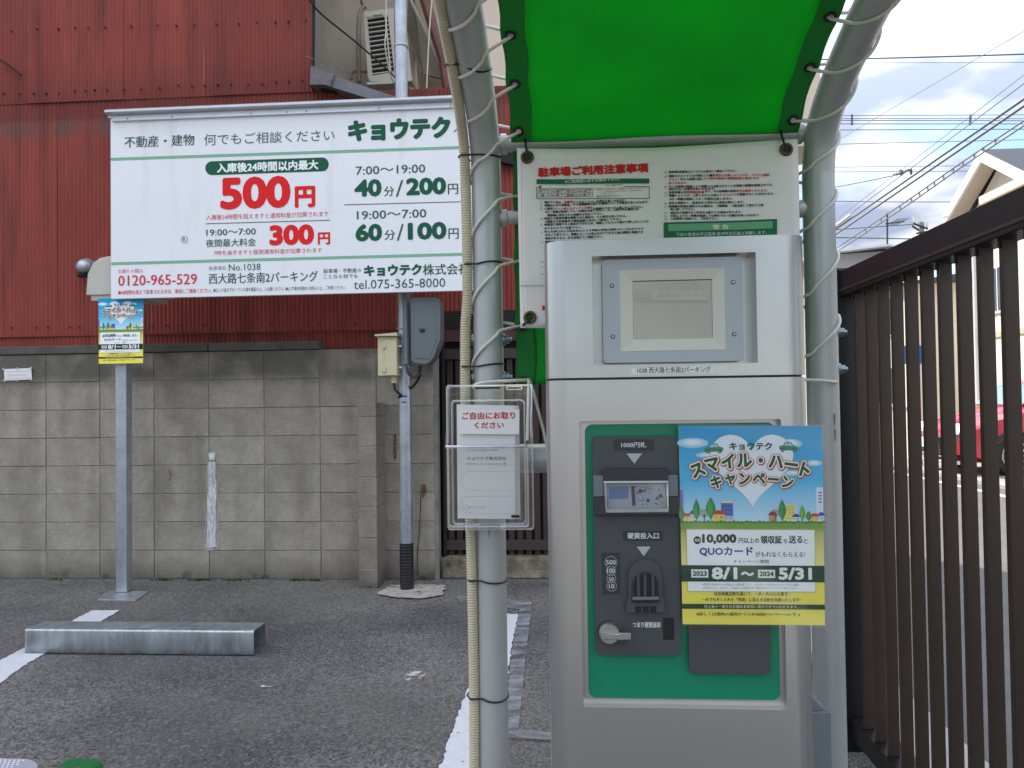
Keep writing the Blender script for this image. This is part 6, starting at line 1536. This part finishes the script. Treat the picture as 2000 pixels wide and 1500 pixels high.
MB().prism([(cx0 + 1.09, CYR + .16, 1.06), (cx0 + 1.09, CYR + W - .16, 1.06), (cx0 + 1.47, CYR + W - .22, 1.38), (cx0 + 1.47, CYR + .22, 1.38)], (-.012, 0, .014)).build('windscreen', mat('windscreen_glass', (.25, .33, .33), .06, spec=.9), car, smooth=0)
for s_ in (0, 1):
    y0 = CYR + (.10 if s_ == 0 else W - .42); MB().prism([(cx0 + .10, y0 - .04, .62), (cx0 + .06, y0 + .32, .62), (cx0 + .18, y0 + .32, .76), (cx0 + .32, y0 - .04, .80)], (-.03, 0, .02)).build('headlight', alu, car, bevel=.008)
MB().prism([(cx0 - .02, CYR + .38, .32), (cx0 - .02, CYR + W - .38, .32), (cx0 - .02, CYR + W - .45, .58), (cx0 - .02, CYR + .45, .58)], (.1, 0, 0)).build('grille', blackp, car, bevel=.01)
box('bumper_lip', cx0 + .02, cx0 + .3, CYR + .1, CYR + W - .1, .17, .22, alu, car, bevel=.01)
box('number_plate', cx0 - .04, cx0 - .022, CYR + .68, CYR + 1.01, .40, .56, paper, car, bevel=.002)
box('wing_mirror', cx0 + 1.22, cx0 + 1.36, CYR - .12, CYR + .04, 1.0, 1.12, redc, car, bevel=.03)
MB().prism([(cx0 + .7, CYR - .004, .62), (cx0 + 3.3, CYR - .004, .74), (cx0 + 3.3, CYR - .004, .73), (cx0 + .7, CYR - .004, .61)], (0, .01, 0)).build('body_crease', mat('crease', (.3, .01, .02), .3), car, smooth=0)

# ---- overhead cables
wire = mat('overhead_wire', (.13, .135, .15), .6)
OG = 'overhead cables across the sky'
def oc(a, b, ya, yb_, r, lab, sag=.0): cable('overhead_cable', [P(*a, ya), P(*b, yb_)], r, wire, lab, 'cable', None, sag, 12)
oc((1560, 117), (2080, 103), 26, 22, .022, 'thickest horizontal overhead cable, high in the sky', .02)
oc((1560, 123), (2080, 122), 40, 40, .012, 'faint horizontal wire just below the thickest high cable')
for k_, (yL, yR, r_) in enumerate(((226, 224, .016), (231.5, 232, .016), (235, 236, .020), (242, 242, .020), (254, 252, .020))):
    oc((1590, yL), (2080, yR), 60, 60, r_ * 1.5, ['topmost', 'second', 'third', 'fourth', 'lowest'][k_] + ' wire of the bundle of five level power lines')
sp_ = thing('cable_spacer', 'small spacer clamp on the level power lines near the frame pipe', 'cable spacer', P(1664, 234, 60)); MB().tube([P(1664, 224, 60), P(1664, 244, 60)], .09, 6).build('rod', wire, sp_)
sp_ = thing('cable_spacer', 'small spacer clamp on the level power lines below the clouds at right', 'cable spacer', P(1895, 234, 60)); MB().tube([P(1896, 224, 60), P(1894, 244, 60)], .09, 6).build('rod', wire, sp_)
oc((1580, 283), (2080, 271), 55, 55, .022, 'level wire beneath the bundle of power lines'); oc((1590, 327), (1945, 323), 50, 50, .018, 'upper of two faint wires ending behind the gable house'); oc((1590, 336), (1945, 334), 50, 50, .018, 'lower of two faint wires ending behind the gable house')
oc((1560, 391), (2000, 392), 50, 50, .025, 'level wire meeting the roof of the gable house', .1); oc((1590, 463), (1800, 467), 50, 48, .035, 'wires running level to the distant utility pole'); oc((1600, 451), (1785, 438), 50, 48, .028, 'wire rising gently to the top of the distant utility pole')
oc((1590, 301), (2080, 14), 30, 18, .009, 'long thin wire slanting up to the right across the clouds')
oc((1590, 372), (1765, 338), 26, 20, .020, 'wire joining the slanting street cables at the splice', .02)
def street(a, b, r, lab, sag=0): cable('street_cable', [PX(*a, 4.4), PX(*b, 4.4)], r, wire, lab, 'cable', None, sag, 16)
street((1600, 470), (2060, 152), .013, 'upper thick street cable slanting up beside the fence'); street((1600, 480), (2060, 166), .013, 'lower thick street cable slanting up beside the fence')
street((1600, 463), (2060, 118), .005, 'thin upper wire above the thick slanting street cables'); street((1600, 455), (2060, 100), .0035, 'faintest wire above the thick slanting street cables')
cable('street_cable', [PX(1600, 507, 5.4), PX(1760, 400, 5.4), PX(1880, 316, 5.4), PX(2060, 196, 5.4)], .010, wire, 'upper cable of the ladder-like pair near the gable house')
cable('street_cable', [PX(1600, 514, 5.4), PX(1760, 409, 5.4), PX(1880, 325, 5.4), PX(2060, 206, 5.4)], .010, wire, 'lower cable of the ladder-like pair near the gable house')
tie_ = thing('cable_ladder_ties', 'row of small ties joining the ladder-like pair of cables', 'cable ties', PX(1800, 375, 5.4))
for x in (1690, 1720, 1757, 1779, 1795, 1811, 1824, 1842, 1861, 1880, 1902, 1920, 1943):
    t_ = (x - 1760) / 120; ya = 400 - 84 * t_ if x > 1760 else 400 + (1760 - x) * .668; MB().tube([PX(x, ya - .5, 5.4), PX(x + 2, ya + 9, 5.4)], .012, 5).build('tie', wire, tie_)
sl_t = thing('cable_splice', 'knotted splice and white sleeve on the slanting street cables', 'cable splice', PX(1768, 338, 4.4))
for k_ in range(7): p = PX(1752 + k_ * 4.5, 341 - k_ * 1.8, 4.38); MB().tube([p, p + Vector((random.uniform(-.03, .03), .05, random.uniform(-.05, .05)))], .016, 6).build('knot', wire, sl_t)
MB().tube([PX(1622, 449, 4.38), PX(1662, 419, 4.38)], .022, 8).build('white_sleeve', whitew, sl_t)
for o in bpy.data.objects:
    if o.type == 'MESH' and o.parent is None and 'kind' not in o and 'category' not in o: print('UNTAGGED', o.name)
